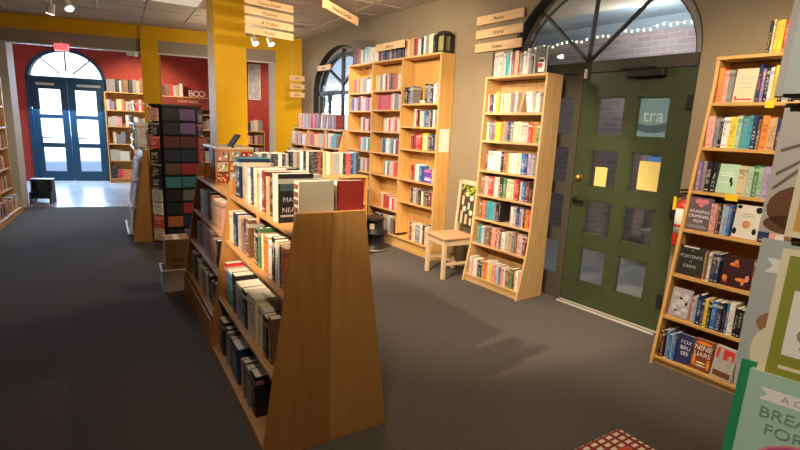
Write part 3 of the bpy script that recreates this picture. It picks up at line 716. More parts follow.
rowT(1.893, 1.80, 2.07, 'K*.9 A*1 K*1 W*.9 E*1.1', 'first', start=3, h=(.205, .25))
bw = thing('small_bowl', 'small white bowl between books on near bay of tall bookcase', 'bowl'); bw.matrix_world = F_T @ Matrix.Translation((1.735, .07, 1.8935))
MB().lathe([(0, 0), (.03, 0), (.035, .01), (.05, .035), (.047, .036), (.03, .012), (0, .01)], 18).build('bowl_body', 'white', bw)
rowT(1.615, 1.62, 2.08, 'W*.8 D*.8 _*.6 C*1 E*.8 B*.9 N*1 A*.7 K*.6 _*.3 E*1 A*1.1', 'second', h=(.18, .215))
rowT(1.335, 1.58, 2.08, 'D*.9 D*1 R*1.1 R*.7 _*.6 Y*.7 C*1 M*.7 K*.7 _*.2 N*1 A*.9', 'third', h=(.175, .21))
rowT(.945, 1.60, 1.83, 'D*.7 R*.6 W*1.2 B*.9', 'fourth', h=(.19, .215))
vb = face_book(F_T, 1.93, .04, .946, .15, .165, .08, 'V', 'purple box facing out with white lettering, fourth shelf of tall bookcase', None, 0, rgb=(.16, .05, .40), kind='box')
art(vb, 'inkwhite', rects=[(-.06, .06, .03, .05), (-.05, .05, .06, .066)]); art(vb, 'inkpink', rects=[(-.06, .06, .13, .15)])
rowT(.655, 1.62, 2.08, 'K*.8 E*1 A*.8 K*.9 C*.7 M*.8 K*1 D*.8 F*.7', 'fifth', h=(.17, .20))
rowT(.165, 1.62, 2.00, 'D*.7 C*1.2 A*1.4 W*1 K*.7 C*.8', 'bottom', h=(.22, .25))
# middle and far bays, and the books on top
def st(F, x0, x1, y, z, toks, **k): row(F, x0, x1, y, z, toks, stuff=True, **k)
mid = [(2.075, .72, 1.30, 'Y C*.6 W*.6 A W*1.2 D P M D M R C', (.19, .215)), (1.822, .78, 1.33, 'R R R R*1.3 R*1.3 P W*.6 A A E', (.18, .205)), (1.538, .95, 1.33, 'C W R*.7 W P R C', (.15, .21)),
       (1.25, .90, 1.33, 'A N S W E A B W D D', (.17, .21)), (.95, .96, 1.33, 'A W M E P R R', (.17, .21)), (.495, .88, 1.05, 'O C R', (.19, .21)), (.495, 1.06, 1.32, 'R*1.2 W R*.7 P', (.15, .18)), (.165, .80, 1.33, 'K K W F A E M K', (.18, .24))]
for z, a, c, tk, hh in mid: st(F_T, a, c, .02, z, tk, h=hh, d=(.11, .14))
far = [(2.06, .12, .26, 'R R*.7 O', (.19, .21)), (2.06, .30, .62, 'P A A*1.4 W E', (.17, .21)), (1.81, .05, .62, 'V N H A K D P P*1.5 V D P', (.17, .21)), (1.525, .34, .62, 'E D P*1.6 D', (.17, .2)),
       (1.25, .30, .62, 'R E S T W G', (.17, .2)), (.95, .20, .62, 'C A N E A P M', (.17, .2)), (.50, .1, .62, 'K M R W C N', (.17, .2))]
for z, a, c, tk, hh in far: st(F_T, a, c, .02, z, tk, h=hh, d=(.11, .14))
st(F_T, .06, .62, .03, 2.457, 'K*.5 D K D*1.2 D M E G E S S C W W', h=(.19, .225)); st(F_T, .64, 1.34, .03, 2.457, 'W W K P N K K A K M K N K K', h=(.19, .22)); st(F_T, 1.36, 1.95, .03, 2.457, 'F C O F D R W K W A C C K', h=(.19, .225))
bx = thing('black_lantern', 'black framed lantern box at near end on top of tall bookcase', 'lantern'); bx.matrix_world = F_T @ Matrix.Translation((2.045, .09, 2.4575))
b = MB(); 
for x in (-.075, .055):
    for y in (-.06, .04): b.box(x, x + .02, y, y + .02, .02, .20)
b.box(-.08, .08, -.065, .065, 0, .02); b.box(-.08, .08, -.065, .065, .19, .21); b.prism([(-.08, .21), (.08, .21), (.05, .235), (-.05, .235)], -.05, .05, 'y'); b.build('lantern_frame', 'black', bx)
MB().box(-.05, .05, -.045, .045, .021, .185).build('lantern_candle', mat('olive_glass', (.28, .26, .10), .3, .5), bx)
MB().box(-.028, .05, -.001, .001, 0, 0.001).build('lantern_base_felt', 'black', bx)

# ---------------------------------------------------------------- slanted display shelves under the arched window
F_L = frame((3.36, 8.62, 0), R(-90))
prL = lambda z: .385 * min(1, z / 1.5)
SHL = [.10, .38, .66, .95, 1.235]
bookcase('bookcase', 'low slanted display bookcase under the arched window', 1.90, 1.50, prL, .55, SHL, F_L, 'pine_v', 'pine_h', (.63, 1.27), kick=.09)
st(F_L, .20, .62, .40, 1.523, 'E C O P P A A E A', h=(.22, .25)); st(F_L, .63, 1.0, .40, 1.523, 'R*2 R R R D D M', h=(.22, .255)); st(F_L, 1.0, 1.6, .40, 1.523, 'D W/ M M W/ D M M A D', h=(.2, .25))
for z in SHL[1:]:
    for k, (a, c) in enumerate(((.04, .6), (.68, 1.22), (1.32, 1.8))):
        st(F_L, a, c, prL(z) + .02, z, ' '.join(rnd.choice('EWCOPRASTMKC') for _ in range(9)) if k != 1 else 'O*1.6 R*2 Y*1.5 P*1.2 E', h=(.17, .22))

# ---------------------------------------------------------------- low floor bookcases (double-sided, end panel towards the camera)
ev = Vector((math.sin(R(4.5)), math.cos(R(4.5)), 0)); P0 = Vector((1.401, 1.979, 0)); GRZ = R(-94.5)
def gondola(P, L, shelves, label, near_board, extra=''):
    """P: right foot of the near end panel. local x from the far end to the near end, y into the case"""
    eu = Vector((math.cos(R(4.5)), -math.sin(R(4.5)), 0))
    F = frame(P - eu * .68 + ev * L, GRZ)
    t = thing('floor_bookcase', label, 'bookcase', group='low double-sided floor bookcases'); t.matrix_world = F
    zt = 1.2; pr = lambda z: .168 * z / 1.2; rear = lambda z: .68 - .162 * z / 1.2; mid = .345
    for x0, nm in ((0, 'far'), (L - .022, 'near')):
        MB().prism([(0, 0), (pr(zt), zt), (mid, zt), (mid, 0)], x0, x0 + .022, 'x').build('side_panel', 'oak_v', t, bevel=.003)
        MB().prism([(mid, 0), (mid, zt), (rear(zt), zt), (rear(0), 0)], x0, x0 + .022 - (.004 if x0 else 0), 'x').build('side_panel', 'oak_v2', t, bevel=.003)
    MB().box(.022, L - .022, mid - .008, mid + .008, .03, 1.075).build('centre_board', 'oak_v', t)
    for z in shelves[:-1]:
        MB().box(.022, L - .022, pr(z) + .002, mid - .008, z - .02, z).build('shelf', 'oak_h', t, bevel=.002)
        MB().box(.022, L - .022, mid + .008, rear(z) - .002, z - .02, z).build('shelf', 'oak_h', t, bevel=.002)
    z = shelves[-1]; MB().box(.022, L - .022, pr(z) + .002, rear(z) - .002, z - .02, z).build('top_shelf', 'oak_h', t, bevel=.002)
    zb = shelves[0] - .02
    MB().box(.022, L - .022, pr(0) + .012, pr(0) + .027, 0, zb).build('kick_board', 'oak_v', t)
    MB().box(.022, L - .022, rear(0) - .027, rear(0) - .012, 0, zb).build('kick_board', 'oak_v', t)
    return F, pr, t
SG = [.062, .412, .80, 1.105]
F_G, prG, G1 = gondola(P0, 1.30, SG, 'near low oak floor bookcase with broad end panel facing the aisle', 1)
GG = 'books in the near low floor bookcase'
MB().box(.70, .745, prG(1.1) - .004, prG(1.1) + .001, 1.05, 1.107).build('shelf_tag', 'oak_v2', G1)
def rowG(i, x0, x1, toks, nm, y=None, **k):
    z = SG[i]; return row(F_G, x0, x1, (prG(z) + .03) if y is None else y, z, toks, f"{nm} of near floor bookcase", GG, parts=True, **k)
# top: spines to the aisle, boards seen from the near end
nb_ = rowG(3, .03, .17, 'N*1.3', 'front row, top', h=(.255, .26), d=(.20, .21))[0]; nb_[1].color = (.012, .03, .075, 1)
for ch in nb_[0].children:
    if ch.name.startswith('page'): ch.data.materials[0] = M['inkteal']
rowG(3, .20, .93, 'F*1.1 E*.8 _*.35 W*.8 N*.9 _*.2 C*1.1 F*.9 _*.3 W*.6 D*1.2 _*.5 F*.8 K*1.2 K*.8', 'front row, top', start=1, h=(.205, .235), d=(.145, .16))
bk = row(F_G, .955, 1.03, prG(1.1) + .012, 1.105, 'K*1', 'black book with pale stacked title standing on top of near floor bookcase'[:0] or 'front row, top of near floor bookcase', GG, parts=True, start=12, h=(.245, .246), d=(.185, .186))[0][0]
bk['label'] = 'black hardback with pale spine and stacked title on top of near floor bookcase'
MB().box(-.037, .037, -.0006, .004, .002, .243).build('spine_strip', 'inkcream', bk)
for i, s_ in enumerate(('MAPI', 'NEAL')): text(s_, .036, 'inkgrey', bk, (.0384, .066, .115 - i * .052), (R(90), 0, R(90)), 'cover_title')
MB().box(.0370, .0382, .015, .17, .160, .195).build('cover_art', 'posterdark', bk); MB().box(.0370, .0382, .015, .17, .03, .04).build('cover_rule', 'inkgrey', bk)
bk = row(F_G, 1.208, 1.274, prG(1.1) + .028, 1.105, 'C*1', 'x', GG, parts=True, start=13, h=(.235, .236), d=(.175, .176))[0]
bk[0]['label'] = 'thick cream book with patterned yellow spine at near end, top of near floor bookcase'
bk[1].color = (.58, .52, .40, 1)
b = MB()
for i in range(6): b.box(-.026, .026, -.0008, .003, .02 + i * .036, .042 + i * .036)
b.build('spine_pattern', 'inkbrown', bk[0])
# back row on the top board, spines to the other aisle
F_Gb = F_G @ Matrix.Translation((1.30, .68, 0)) @ Matrix.Rotation(R(180), 4, 'Z')
def rowGb(x0, x1, toks, **k): return row(F_Gb, x0, x1, prG(1.1) + .025, 1.105, toks, 'back row, top of near floor bookcase', GG, parts=True, **k)
o = row(F_Gb, .030, .075, prG(1.1) + .003, 1.105, 'R*1', 'x', GG, parts=True, h=(.235, .236), d=(.145, .146), jitter=0); o[0][0]['label'] = 'large plain red book at the near end, back row, top of near floor bookcase'; o[0][1].color = (.42, .045, .035, 1)
for ch in o[0][0].children:
    if ch.name.startswith('cover'): ch.data.materials[0] = M['plain']
rowGb(.10, .18, 'F*1 C*.6 E*.8', start=1, h=(.21, .225), d=(.14, .15))
rowGb(.24, 1.15, 'C E W M A C D E W C K E C W', start=4, h=(.195, .225), d=(.14, .15))
# second shelf
rowG(2, .03, .53, 'C*1 _*.15 W*.7 N*1.6 _*.3 E*.6 F*.7 _*.3 A*.7 D*1.3 _*.1 M*1.1', 'upper shelf', h=(.20, .23), d=(.14, .16))
rowG(2, .62, 1.25, 'M*.6 K*.8 G*.7 _*.3 C*.5 O*1.6 _*.1 W*.8 K*.9 C*.7 W*.5 K*.7 O*1.1 _*.6', 'upper shelf', start=8, h=(.20, .225), d=(.14, .16))
# third shelf
rowG(1, .06, 1.25, 'R*.7 T*1.9 _*.3 K*1.1 _*.1 A*1.7 _*.1 K*1 _*.35 C*2 _*.4 C*.6 W*.5 K*1.1 M*.7 _*1.2', 'middle shelf', h=(.215, .255), d=(.15, .18))
# bottom shelf
rowG(0, .10, 1.02, 'K*1.6 _*.5 K*.7 A*.5 _*.3 K*1 N*2 _*.5 F*.8 M*.6 _*.3 A*.9 K*1.3', 'bottom shelf', h=(.19, .26), d=(.15, .17))
# second unit
SG2 = [.235, .535, .805, 1.095]
F_G2, prG2, G2 = gondola(P0 + ev * 1.325, 1.28, SG2, 'second low oak floor bookcase behind the near one', 0)
GG2 = 'books in the second low floor bookcase'
def rowG2(i, x0, x1, toks, nm, **k):
    z = SG2[i]; return row(F_G2, x0, x1, prG2(z) + .03, z, toks, f"{nm} of second floor bookcase", GG2, parts=True, **k)
rowG2(2, .20, 1.20, 'W*1.6 E*1.2 _*.5 K*.7 R*.8 _*.1 F*2 P*1.1 _*1', 'upper shelf', h=(.19, .225), d=(.14, .16))
rowG2(1, .20, 1.20, 'A*1 K*1.2 _*.2 C*.7 P*1.8 _*.3 F*.8 K*.6 _*.9', 'middle shelf', h=(.19, .23), d=(.14, .16))
rowG2(0, .15, 1.22, 'W*.8 M*.9 K*.8 _*.2 C*1 W*1.6 E*.8 A*.7 W*1.1 K*1.2 D*.9 M*.8 K', 'lower shelf', h=(.17, .22), d=(.14, .16))
# card display case on the second unit
cc = thing('card_case', 'wooden case of flowered cards with pale lid on the second floor bookcase', 'display case'); cc.matrix_world = F_G2 @ Matrix.Translation((.12, .20, 1.096))
CW, CD, CH = .52, .30, .27
b = MB()
for x in (0, CW - .012):
    for y in (0, CD - .012): b.box(x, x + .012, y, y + .012, 0, CH)
b.box(0, CW, 0, CD, 0, .012)
b.box(.012, CW - .012, .045, .05, .012, CH); b.box(CW - .012, CW - .007, .012, CD - .012, .012, CH); b.build('case_frame', 'oak_v', cc)
MB().box(.012, CW - .012, CD - .005, CD - .002, .012, CH).build('case_glass', 'acrylic', cc)
MB().box(0, CW, 0, CD, CH, CH + .022).build('case_lid', mat('pale_lid', (.50, .40, .32), .35, .4), cc, bevel=.003)
for i in range(3):
    for j in range(3):
        c = ('R', 'C', 'P', 'W', 'O', 'E', 'P', 'L', 'R')[i * 3 + j]; b = MB(); b.box(0, .085, 0, .004, 0, .074)
        cd_ = b.build('greeting_card', 'plain'); cd_.color = tuple(x * .6 for x in tint(c)[:3]) + (1,)
        cd_.matrix_world = cc.matrix_world @ Matrix.Translation((CW + .005, .012 + i * .095, .018 + j * .082)) @ Matrix.Rotation(R(90), 4, 'Z')
        tag(cd_, f"{PAL[c][0]} flowered card, {('left', 'middle', 'right')[i]} column, {('bottom', 'middle', 'top')[j]} row, end of the card case", 'greeting card', 'cards on the card case')
        for m_, n_f in (('inkwhite', 4), ('inkbrown', 4), ('leaf', 3), ('inkorange', 3)):
            b = MB()
            for q_ in range(n_f): b.disc((.01 + rnd.random() * .065, -.0008 - .0001 * q_, .01 + rnd.random() * .055), .004 + .006 * rnd.random(), 8, 0, 'y', None, .001)
            b.build('flower_marking', m_, cd_)
b = MB(); b.box(0, .17, 0, .012, 0, .12)
ps = b.build('tablet_stand', 'ink'); ps.matrix_world = cc.matrix_world @ Matrix.Translation((.36, .12, CH + .024)) @ Matrix.Rotation(R(-35), 4, 'X'); tag(ps, 'small black plaque leaning on the pale lid of the card case', 'plaque')
st(F_G2, .75, 1.2, .36, 1.096, 'T*1.2 E C A M', h=(.2, .23))

# third low bookcase across the aisle, front towards the camera
F_3 = frame((1.80, 4.92, 0), R(-1.5))
SH3 = [.10, .40, .70]
pr3 = lambda z: .12 * min(1, z / 1.0)
bookcase('bookcase', 'low oak bookcase with a row of dark books on top, behind the floor bookcases', 1.27, 1.00, lambda z: .02, .44, SH3, F_3, 'oak_v', 'oak_h', (.63,), kick=.09)
st(F_3, .02, .36, .20, 1.023, 'A K A K K E K A', h=(.235, .25), d=(.16, .19)); st(F_3, .38, .80, .20, 1.023, 'K A M W K E K K K D K F', h=(.25, .275), d=(.16, .19)); st(F_3, .82, 1.25, .20, 1.023, 'C O A A E K R*1.3 N B K', h=(.245, .265), d=(.16, .19))
for z in SH3:
    st(F_3, .04, .60, .05, z, 'K M R A W E K N C', h=(.19, .24)); st(F_3, .66, 1.2, .05, z, 'R M K A E W K M D', h=(.19, .24))
lb = thing('book', 'thick dark book lying flat at the front corner of the low oak bookcase', 'book'); lb.matrix_world = F_3 @ Matrix.Translation((.14, .095, 1.0225))
MB().box(-.12, .12, -.08, .08, 0, .004).box(-.12, .12, -.08, .08, .082, .086).box(-.12, .12, -.08, -.075, .004, .082).build('cover', 'inkgrey', lb)
MB().box(-.117, .117, -.074, .077, .004, .082).build('page_block', 'inkbrown', lb)

# ---------------------------------------------------------------- pyramid magazine display and colour rack down the aisle
F_A = frame((.995, 6.93, 0), R(-5))
ad = thing('magazine_display', 'brown wooden pyramid magazine display beside the far aisle', 'display rack'); ad.matrix_world = F_A
tri = [(-.17, 0), (.17, 0), (.055, 1.18), (-.0, 1.18)]
for y in (0, .95): MB().prism(tri, y, y + .022, 'y').build('end_panel', 'oak_v', ad, bevel=.002)
MB().prism([(-.155, .04), (-.13, .04), (.012, 1.16), (.0, 1.16)], .022, .95, 'y').build('sloped_back', 'oak_v', ad)
MB().prism([(.155, .04), (.13, .04), (.04, 1.16), (.055, 1.16)], .022, .95, 'y').build('sloped_back', 'oak_v', ad)
MB().box(-.15, .15, .022, .95, .02, .04).build('base_board', 'oak_h', ad)
for i, z in enumerate((.12, .46, .80)):
    x = -.17 + .17 * z / 1.18
    MB().box(x - .07, x, .0, .97, z - .012, z).build('ledge', 'oak_h', ad)
    for j in range(3):
        c = ('W', 'E', 'C', 'W', 'S', 'P', 'E', 'W', 'R')[i * 3 + j]
        Xb = F_A @ Matrix.Translation((x - .045, .02 + j * .31, z + .001)) @ Matrix.Rotation(R(14), 4, 'Y') @ Matrix.Rotation(R(-90), 4, 'Z') @ Matrix.Translation((-.12, 0, 0))
        mg = MB().box(0, .22, .0, .014, 0, .28).build('magazine', 'cover'); mg.matrix_world = F_A @ Matrix.Translation((x - .052, .25 + j * .31, z + .004)) @ Matrix.Rotation(R(9), 4, 'Y') @ Matrix.Rotation(R(-90), 4, 'Z'); mg.color = tint(c)
        tag(mg, f"{PAL[c][0]} magazine, {ORD[j]} from the near end, {('lowest', 'middle', 'top')[i]} ledge of pyramid display", 'magazine', 'magazines on the pyramid display')
# upper wire pockets
MB().tube([(-.09, .03, 1.19), (-.09, .03, 1.75), (.17, .03, 1.75), (.17, .03, 1.19)], .006).tube([(-.09, .97, 1.19), (-.09, .97, 1.75), (.17, .97, 1.75), (.17, .97, 1.19)], .006).tube([(-.09, .03, 1.3), (-.09, .97, 1.3)], .005).tube([(.17, .03, 1.3), (.17, .97, 1.3)], .005).tube([(-.09, .03, 1.5), (-.09, .97, 1.5)], .005).tube([(-.09, .03, 1.19), (.17, .03, 1.19), (.17, .97, 1.19), (-.09, .97, 1.19), (-.09, .03, 1.19)], .006).build('wire_frame', 'steel', ad)
if 0: MB().tube([(-.02, .05, 1.18), (-.02, .05, 1.75), (.08, .05, 1.75), (.08, .05, 1.18)], .006).tube([(-.02, .9, 1.18), (-.02, .9, 1.75), (.08, .9, 1.75), (.08, .9, 1.18)], .006).tube([(-.02, .05, 1.3), (-.02, .9, 1.3)], .005).tube([(.08, .05, 1.3), (.08, .9, 1.3)], .005).tube([(-.02, .05, 1.5), (-.02, .9, 1.5)], .005).tube([(.08, .05, 1.2), (.08, .9, 1.2)], .005).tube([(-.02, .05, 1.2), (-.02, .9, 1.2)], .005).build('wire_frame', 'steel', ad)
for j, c in enumerate('ESNYRGPW'):
    y = .08 + j * .105
    mg = MB().box(-.12 if j % 2 else -.10, .10, 0, .012, 0, .30).build('magazine', 'cover'); mg.color = tint(c); mg.matrix_world = F_A @ Matrix.Translation((.06, y, 1.207)) @ Matrix.Rotation(R(-12), 4, 'X') @ Matrix.Rotation(R(8 - 3 * (j % 3)), 4, 'Y') if False else F_A @ Matrix.Translation((.05, y, 1.215)) @ Matrix.Rotation(R(-10), 4, 'X')
    tag(mg, f"{PAL[c][0]} magazine standing in the wire top of pyramid display, {ORD[j]} from near end", 'magazine', 'magazines in the wire top')

F_C = frame((1.30, 6.28, 0), R(-3))
cr = thing('card_rack', 'tall dark tower rack of coloured notebooks behind the cardboard box', 'display rack'); cr.matrix_world = F_C
wf = .185
poly = [(-wf, 0), (wf, 0), (wf + .11, .17), (wf, .36), (-wf, .36), (-wf - .11, .17)]
MB().prism(poly, .10, .13, 'z').build('base_board', 'black', cr); MB().prism(poly, 1.72, 1.745, 'z').build('top_board', 'black', cr)
MB().prism([(p[0] * .90, .17 + (p[1] - .17) * .84) for p in poly], .13, 1.72, 'z').build('core', 'black', cr)
MB().cyl((0, .18, 0), (0, .18, .10), .05).cyl((0, .18, 0), (0, .18, .02), .22).build('pedestal', 'blackmetal', cr)
RK = ['KV KV KN NN TD DR KT KR AO KR OK NR RM KA', ]
rowsC = [('K', 'V'), ('K', 'V'), ('D', 'D'), ('N', 'N'), ('M', 'R'), ('T', 'T'), ('K', 'A'), ('K', 'R'), ('O', 'N'), ('K', 'A')]
hgt = .158
for i in range(10):
    z = 1.71 - (i + 1) * hgt
    for j in range(2):
        c = rowsC[i][j]; nb = MB().box(0, .17, -.012, .003, 0, hgt - .012).build('notebook', 'plain'); nb.color = tuple(x * .30 + .006 for x in tint(c)[:3]) + (1,)
        nb.matrix_world = F_C @ Matrix.Translation((-wf + .012 + j * .18, -.002, z))
        tag(nb, f"{PAL[c][0]} notebook, {('left', 'right')[j]} column, {ORD[i]} down on tower rack front", 'notebook', 'notebooks on the tower rack')
        MB().box(.0, .17, -.0135, -.012, .0, .02).build('pocket_lip', 'blackmetal', nb)
    for sd in (-1, 1):
        c = rnd.choice('WPECRK') if sd < 0 else rnd.choice('KNDA'); an = math.atan2(.17, .11)
        nb = MB().box(0, .16, -.012, .003, 0, hgt - .012).build('notebook', 'cover'); nb.color = tint(c)
        nb.matrix_world = F_C @ (Matrix.Translation((-wf - .115, .165, z)) @ Matrix.Rotation(-an, 4, 'Z') if sd < 0 else Matrix.Translation((wf + .012, .015, z)) @ Matrix.Rotation(an, 4, 'Z'))
        tag(nb, f"{PAL[c][0]} notebook on the {('left', 'right')[sd > 0]} flank of tower rack, {ORD[i]} down", 'notebook', 'notebooks on the tower rack')

# white crate with a cardboard box standing in it
F_X = frame((.925, 4.90, 0), R(-6))
cb = thing('crate', 'white open plastic crate on the carpet at end of floor bookcases', 'crate'); cb.matrix_world = F_X
b = MB(); b.box(-.125, .13, -.13, .15, .0, .014); b.box(-.125, .13, -.13, -.12, .014, .20); b.box(-.125, .13, .14, .15, .014, .20); b.box(-.125, -.115, -.12, .14, .014, .20); b.box(.12, .13, -.12, .14, .014, .20); b.build('crate_body', 'white', cb, bevel=.003)
b = MB(); b.box(-.132, .137, -.137, -.12, .19, .205); b.box(-.132, .137, .14, .157, .19, .205); b.box(-.132, -.115, -.12, .14, .19, .205); b.box(.12, .137, -.12, .14, .19, .205); b.build('crate_rim', 'white', cb)
bx = thing('cardboard_box', 'brown cardboard box with dark print standing in the white crate', 'box'); bx.matrix_world = F_X @ Matrix.Translation((.012, .01, .0145))
b = MB(); b.box(-.102, .106, -.11, .125, 0, .47); b.build('box_body', 'cardboard', bx, bevel=.003)
b = MB(); b.box(-.102, .106, -.11, -.002, .471, .475); b.box(-.102, .106, .002, .125, .471, .475); b.build('flap', 'cardboard', bx)
MB().box(-.025, .025, -.11, .125, .4752, .4756).build('packing_tape', 'inkcream', bx)
text('OTIJ', .05, 'ink', bx, (0, -.1112, .27), name='printed_letters', sx=1.2); MB().box(-.05, .05, -.1112, -.1105, .215, .222).build('printed_line', 'ink', bx)

# black kick stool at the foot of the tall bookcase
ks = thing('kick_stool', 'round black kick stool at the foot of the tall triple bookcase', 'stool', (3.42, 5.32, 0))
MB().lathe([(.0, .0), (.205, 0), (.205, .035), (.17, .05), (.165, .22), (.20, .225), (.20, .25), (.15, .26), (.14, .40), (.155, .405), (.155, .425), (.0, .43)], 30).build('stool_body', 'black', ks)
MB().lathe([(.206, .006), (.211, .01), (.211, .03), (.206, .034)], 30).build('bumper_ring', 'steel', ks)
b = MB(); b.cyl((0, 0, .43), (0, 0, .434), .145, .145, 28); b.build('tread', 'blackmetal', ks)
b = MB(); b.box(-.1535, -.152, -.03, .03, .30, .37, 0, Matrix.Rotation(R(55), 4, 'Z')); b.build('stool_label', 'inkcream', ks)

# two-step stool by the vestibule jamb
vs = thing('step_stool', 'black two-step stool by the white jamb in the vestibule', 'stool'); vs.matrix_world = frame((-.10, 10.80, .006), R(-17))
for x in (-.16, .14): MB().prism([(-.16, 0), (.16, 0), (.12, .40), (-.03, .40), (-.06, .2), (-.14, .2)], x, x + .022, 'x').build('side_panel', 'black', vs)
MB().box(-.17, .17, -.04, .13, .40, .42).build('upper_tread', 'black', vs, bevel=.003); MB().box(-.138, .14, -.15, -.055, .19, .21).build('lower_tread', 'black', vs)
MB().box(-.138, .14, .08, .1, .05, .40).build('back_panel', 'black', vs)

# ---------------------------------------------------------------- painted chair
ch = thing('wooden_chair', 'pale wooden chair with flowered back between the two pine bookcases', 'chair'); F_H = frame((3.60, 3.99, 0), R(-99)); ch.matrix_world = F_H
b = MB(); b.prism([(-.20, -.21), (.21, -.21), (.19, .20), (-.185, .20)], .435, .462, 'z'); b.build('seat', 'chair_seat', ch, bevel=.008)
for x, y in ((-.17, -.18), (.175, -.18)): MB().prism([(x - .02, y - .02), (x + .02, y - .02), (x + .02, y + .02), (x - .02, y + .02)], 0, .435, 'z').build('leg', 'chair_wood', ch, bevel=.004)
for x in (-.17, .16):
    b = MB(); b.prism([(.15, 0), (.19, 0), (.20, .45), (.235, 1.03), (.20, 1.04), (.165, .45)], x - .018, x + .018, 'x'); b.build('back_post', 'chair_wood', ch, bevel=.004)
b = MB(); b.box(-.16, .165, -.19, -.17, .37, .43); b.box(-.18, -.16, -.16, .16, .37, .43); b.box(.165, .185, -.16, .16, .37, .43); b.box(-.15, .15, .155, .175, .37, .43); b.build('apron', 'chair_wood', ch)
b = MB(); b.box(-.178, -.162, -.16, .16, .15, .18); b.box(.167, .183, -.16, .16, .15, .18); b.box(-.16, .165, -.02, .0, .155, .175); b.build('stretcher', 'chair_wood', ch)
XB = Matrix.Translation((0, .185, .50)) @ Matrix.Rotation(R(-4), 4, 'X')
M['dark_olive'] = mat('dark_olive', (.055, .045, .022), .5, .3)
bbd = MB().box(-.152, .142, -.004, .010, .06, .50, 0, XB).build('back_board', 'dark_olive', ch)
b = MB()
for x, z0, z1 in ((-.09, .06, .20), (.0, .06, .17), (-.09, .27, .37), (.03, .23, .31), (.09, .06, .14)): b.box(x - .018, x + .018, -.008, -.003, z0, z1, 0, XB)
b.build('stem_marking', 'chair_wood', bbd)
b = MB()
for x, z in ((-.05, .23), (-.02, .40), (.07, .36), (.08, .20)): MB().prism([(x + .03 * math.cos(i * .5236), z + .03 * math.sin(i * .5236)) for i in range(12)], -.009, -.003, 'y', 0, XB).build('flower_marking', 'inkcream', bbd)
b = MB()
for i in range(16):
    x, z = -.12 + .24 * rnd.random(), .38 + .12 * rnd.random(); a = rnd.random() * 3.1; d = Vector((math.cos(a), math.sin(a))) * .035; n = Vector((-d.y, d.x)) * .35
    b.prism([(x + d.x, z + d.y), (x + n.x, z + n.y), (x - d.x, z - d.y), (x - n.x, z - n.y)], -.011 - .0004 * i, -.0075, 'y', 0, XB)
b.build('leaf_marking', 'leaf', bbd)
MB().box(-.16, .15, .0, .02, .50, .55, 0, XB).build('top_rail', 'chair_wood', ch)

# fire extinguisher between door and bookcase
fe = thing('fire_extinguisher', 'red fire extinguisher with white label between green door and right bookcase', 'fire extinguisher', (3.885, 1.715, .80))
MB().lathe([(0, 0), (.045, .0), (.05, .015), (.05, .30), (.04, .335), (.018, .35), (.018, .36), (0, .36)], 20).build('tank', mat('extinguisher_red', (.60, .03, .02), .3, .5), fe)
MB().lathe([(.0506, .10), (.0508, .10), (.0508, .29), (.0506, .29)], 20).build('tank_label', 'inkwhite', fe)
MB().lathe([(.0509, .15), (.0511, .15), (.0511, .17), (.0509, .17)], 20).build('label_stripe', 'inkred', fe)
MB().box(-.016, .016, -.02, .02, .36, .40).build('valve', 'steel', fe); MB().box(-.10, .02, -.012, .012, .40, .41).box(-.09, .015, -.012, .012, .425, .437).build('lever', 'black', fe)
MB().tube([(0, .02, .385), (0, .06, .37), (0, .072, .30), (0, .062, .20)], .009).build('hose', 'black', fe); MB().box(-.01, .012, .055, .078, .27, .37).build('inspection_tag', 'tag_yellow', fe)
MB().box(.052, .075, -.025, .025, .02, .32).build('wall_bracket', 'black', fe)

# ---------------------------------------------------------------- signs
def plank_sign(name, label, F, w, texts, h=.085, gap=.045, hang=None, letters='ink', size=None, frame_side=False, group='hanging wooden category signs'):
    t = thing(name, label, 'sign', group=group); t.matrix_world = F
    z = 0
    for s_ in texts:
        p = MB().box(0, w, -.009, .009, z - h, z).build('plank', 'sign_wood', t, bevel=.002)
        text(s_, size or h * .62, letters, p, (w / 2, -.0098, z - h / 2 - .004))
        z -= h + gap
    tot = -z - gap
    if len(texts) > 1:
        for x in (.05, w - .05): MB().cyl((x, .011, 0.0), (x, .011, -tot), .002, .002, 6).build('link_wire', 'steel', t)
    if hang:
        for x in (.05, w - .05): MB().cyl((x, 0, 0), (x, 0, hang), .002, .002, 6).build('hanging_wire', 'steel', t)
    return t
plank_sign('category_sign', 'stack of four wooden category planks hanging beside the yellow column', frame((1.875, 5.62, 2.92), R(7)), .60, ['Science Fiction', 'Mysteries', '& Thrillers', 'Poetry'], .074, .028, hang=H - 2.92)
plank_sign('category_sign', 'single wooden category plank hanging from the ceiling above the tall bookcase', Matrix.Translation((2.52, 5.02, 2.905)) @ Matrix.Rotation(R(27), 4, 'Z') @ Matrix.Rotation(R(5), 4, 'Y'), .69, ['Home & Garden'], .092, hang=H - 2.905 - .0)
plank_sign('category_sign', 'stack of three wooden planks on the taupe wall left of the arched transom', frame((3.928, 4.14, 2.80), R(-90)), .655, ['Poetry', 'Drama', 'Fiction'], .088, .052)
plank_sign('category_sign', 'wooden plank leaning on the books along the top of tall bookcase', frame((3.70, 5.80, 2.658), R(-90)), .64, ['History'], .088)
plank_sign('category_sign', 'small wooden plank on the left edge of the arched window', frame((3.90, 7.95, 2.56), R(-90)), .46, ['Travel'], .085)
plank_sign('category_sign', 'stack of three small wooden planks in front of the yellow wall', frame((3.54, 8.3, 2.40), R(-9)), .26, ['Art', 'Music', 'Film'], .085, .055, hang=H - 2.40)

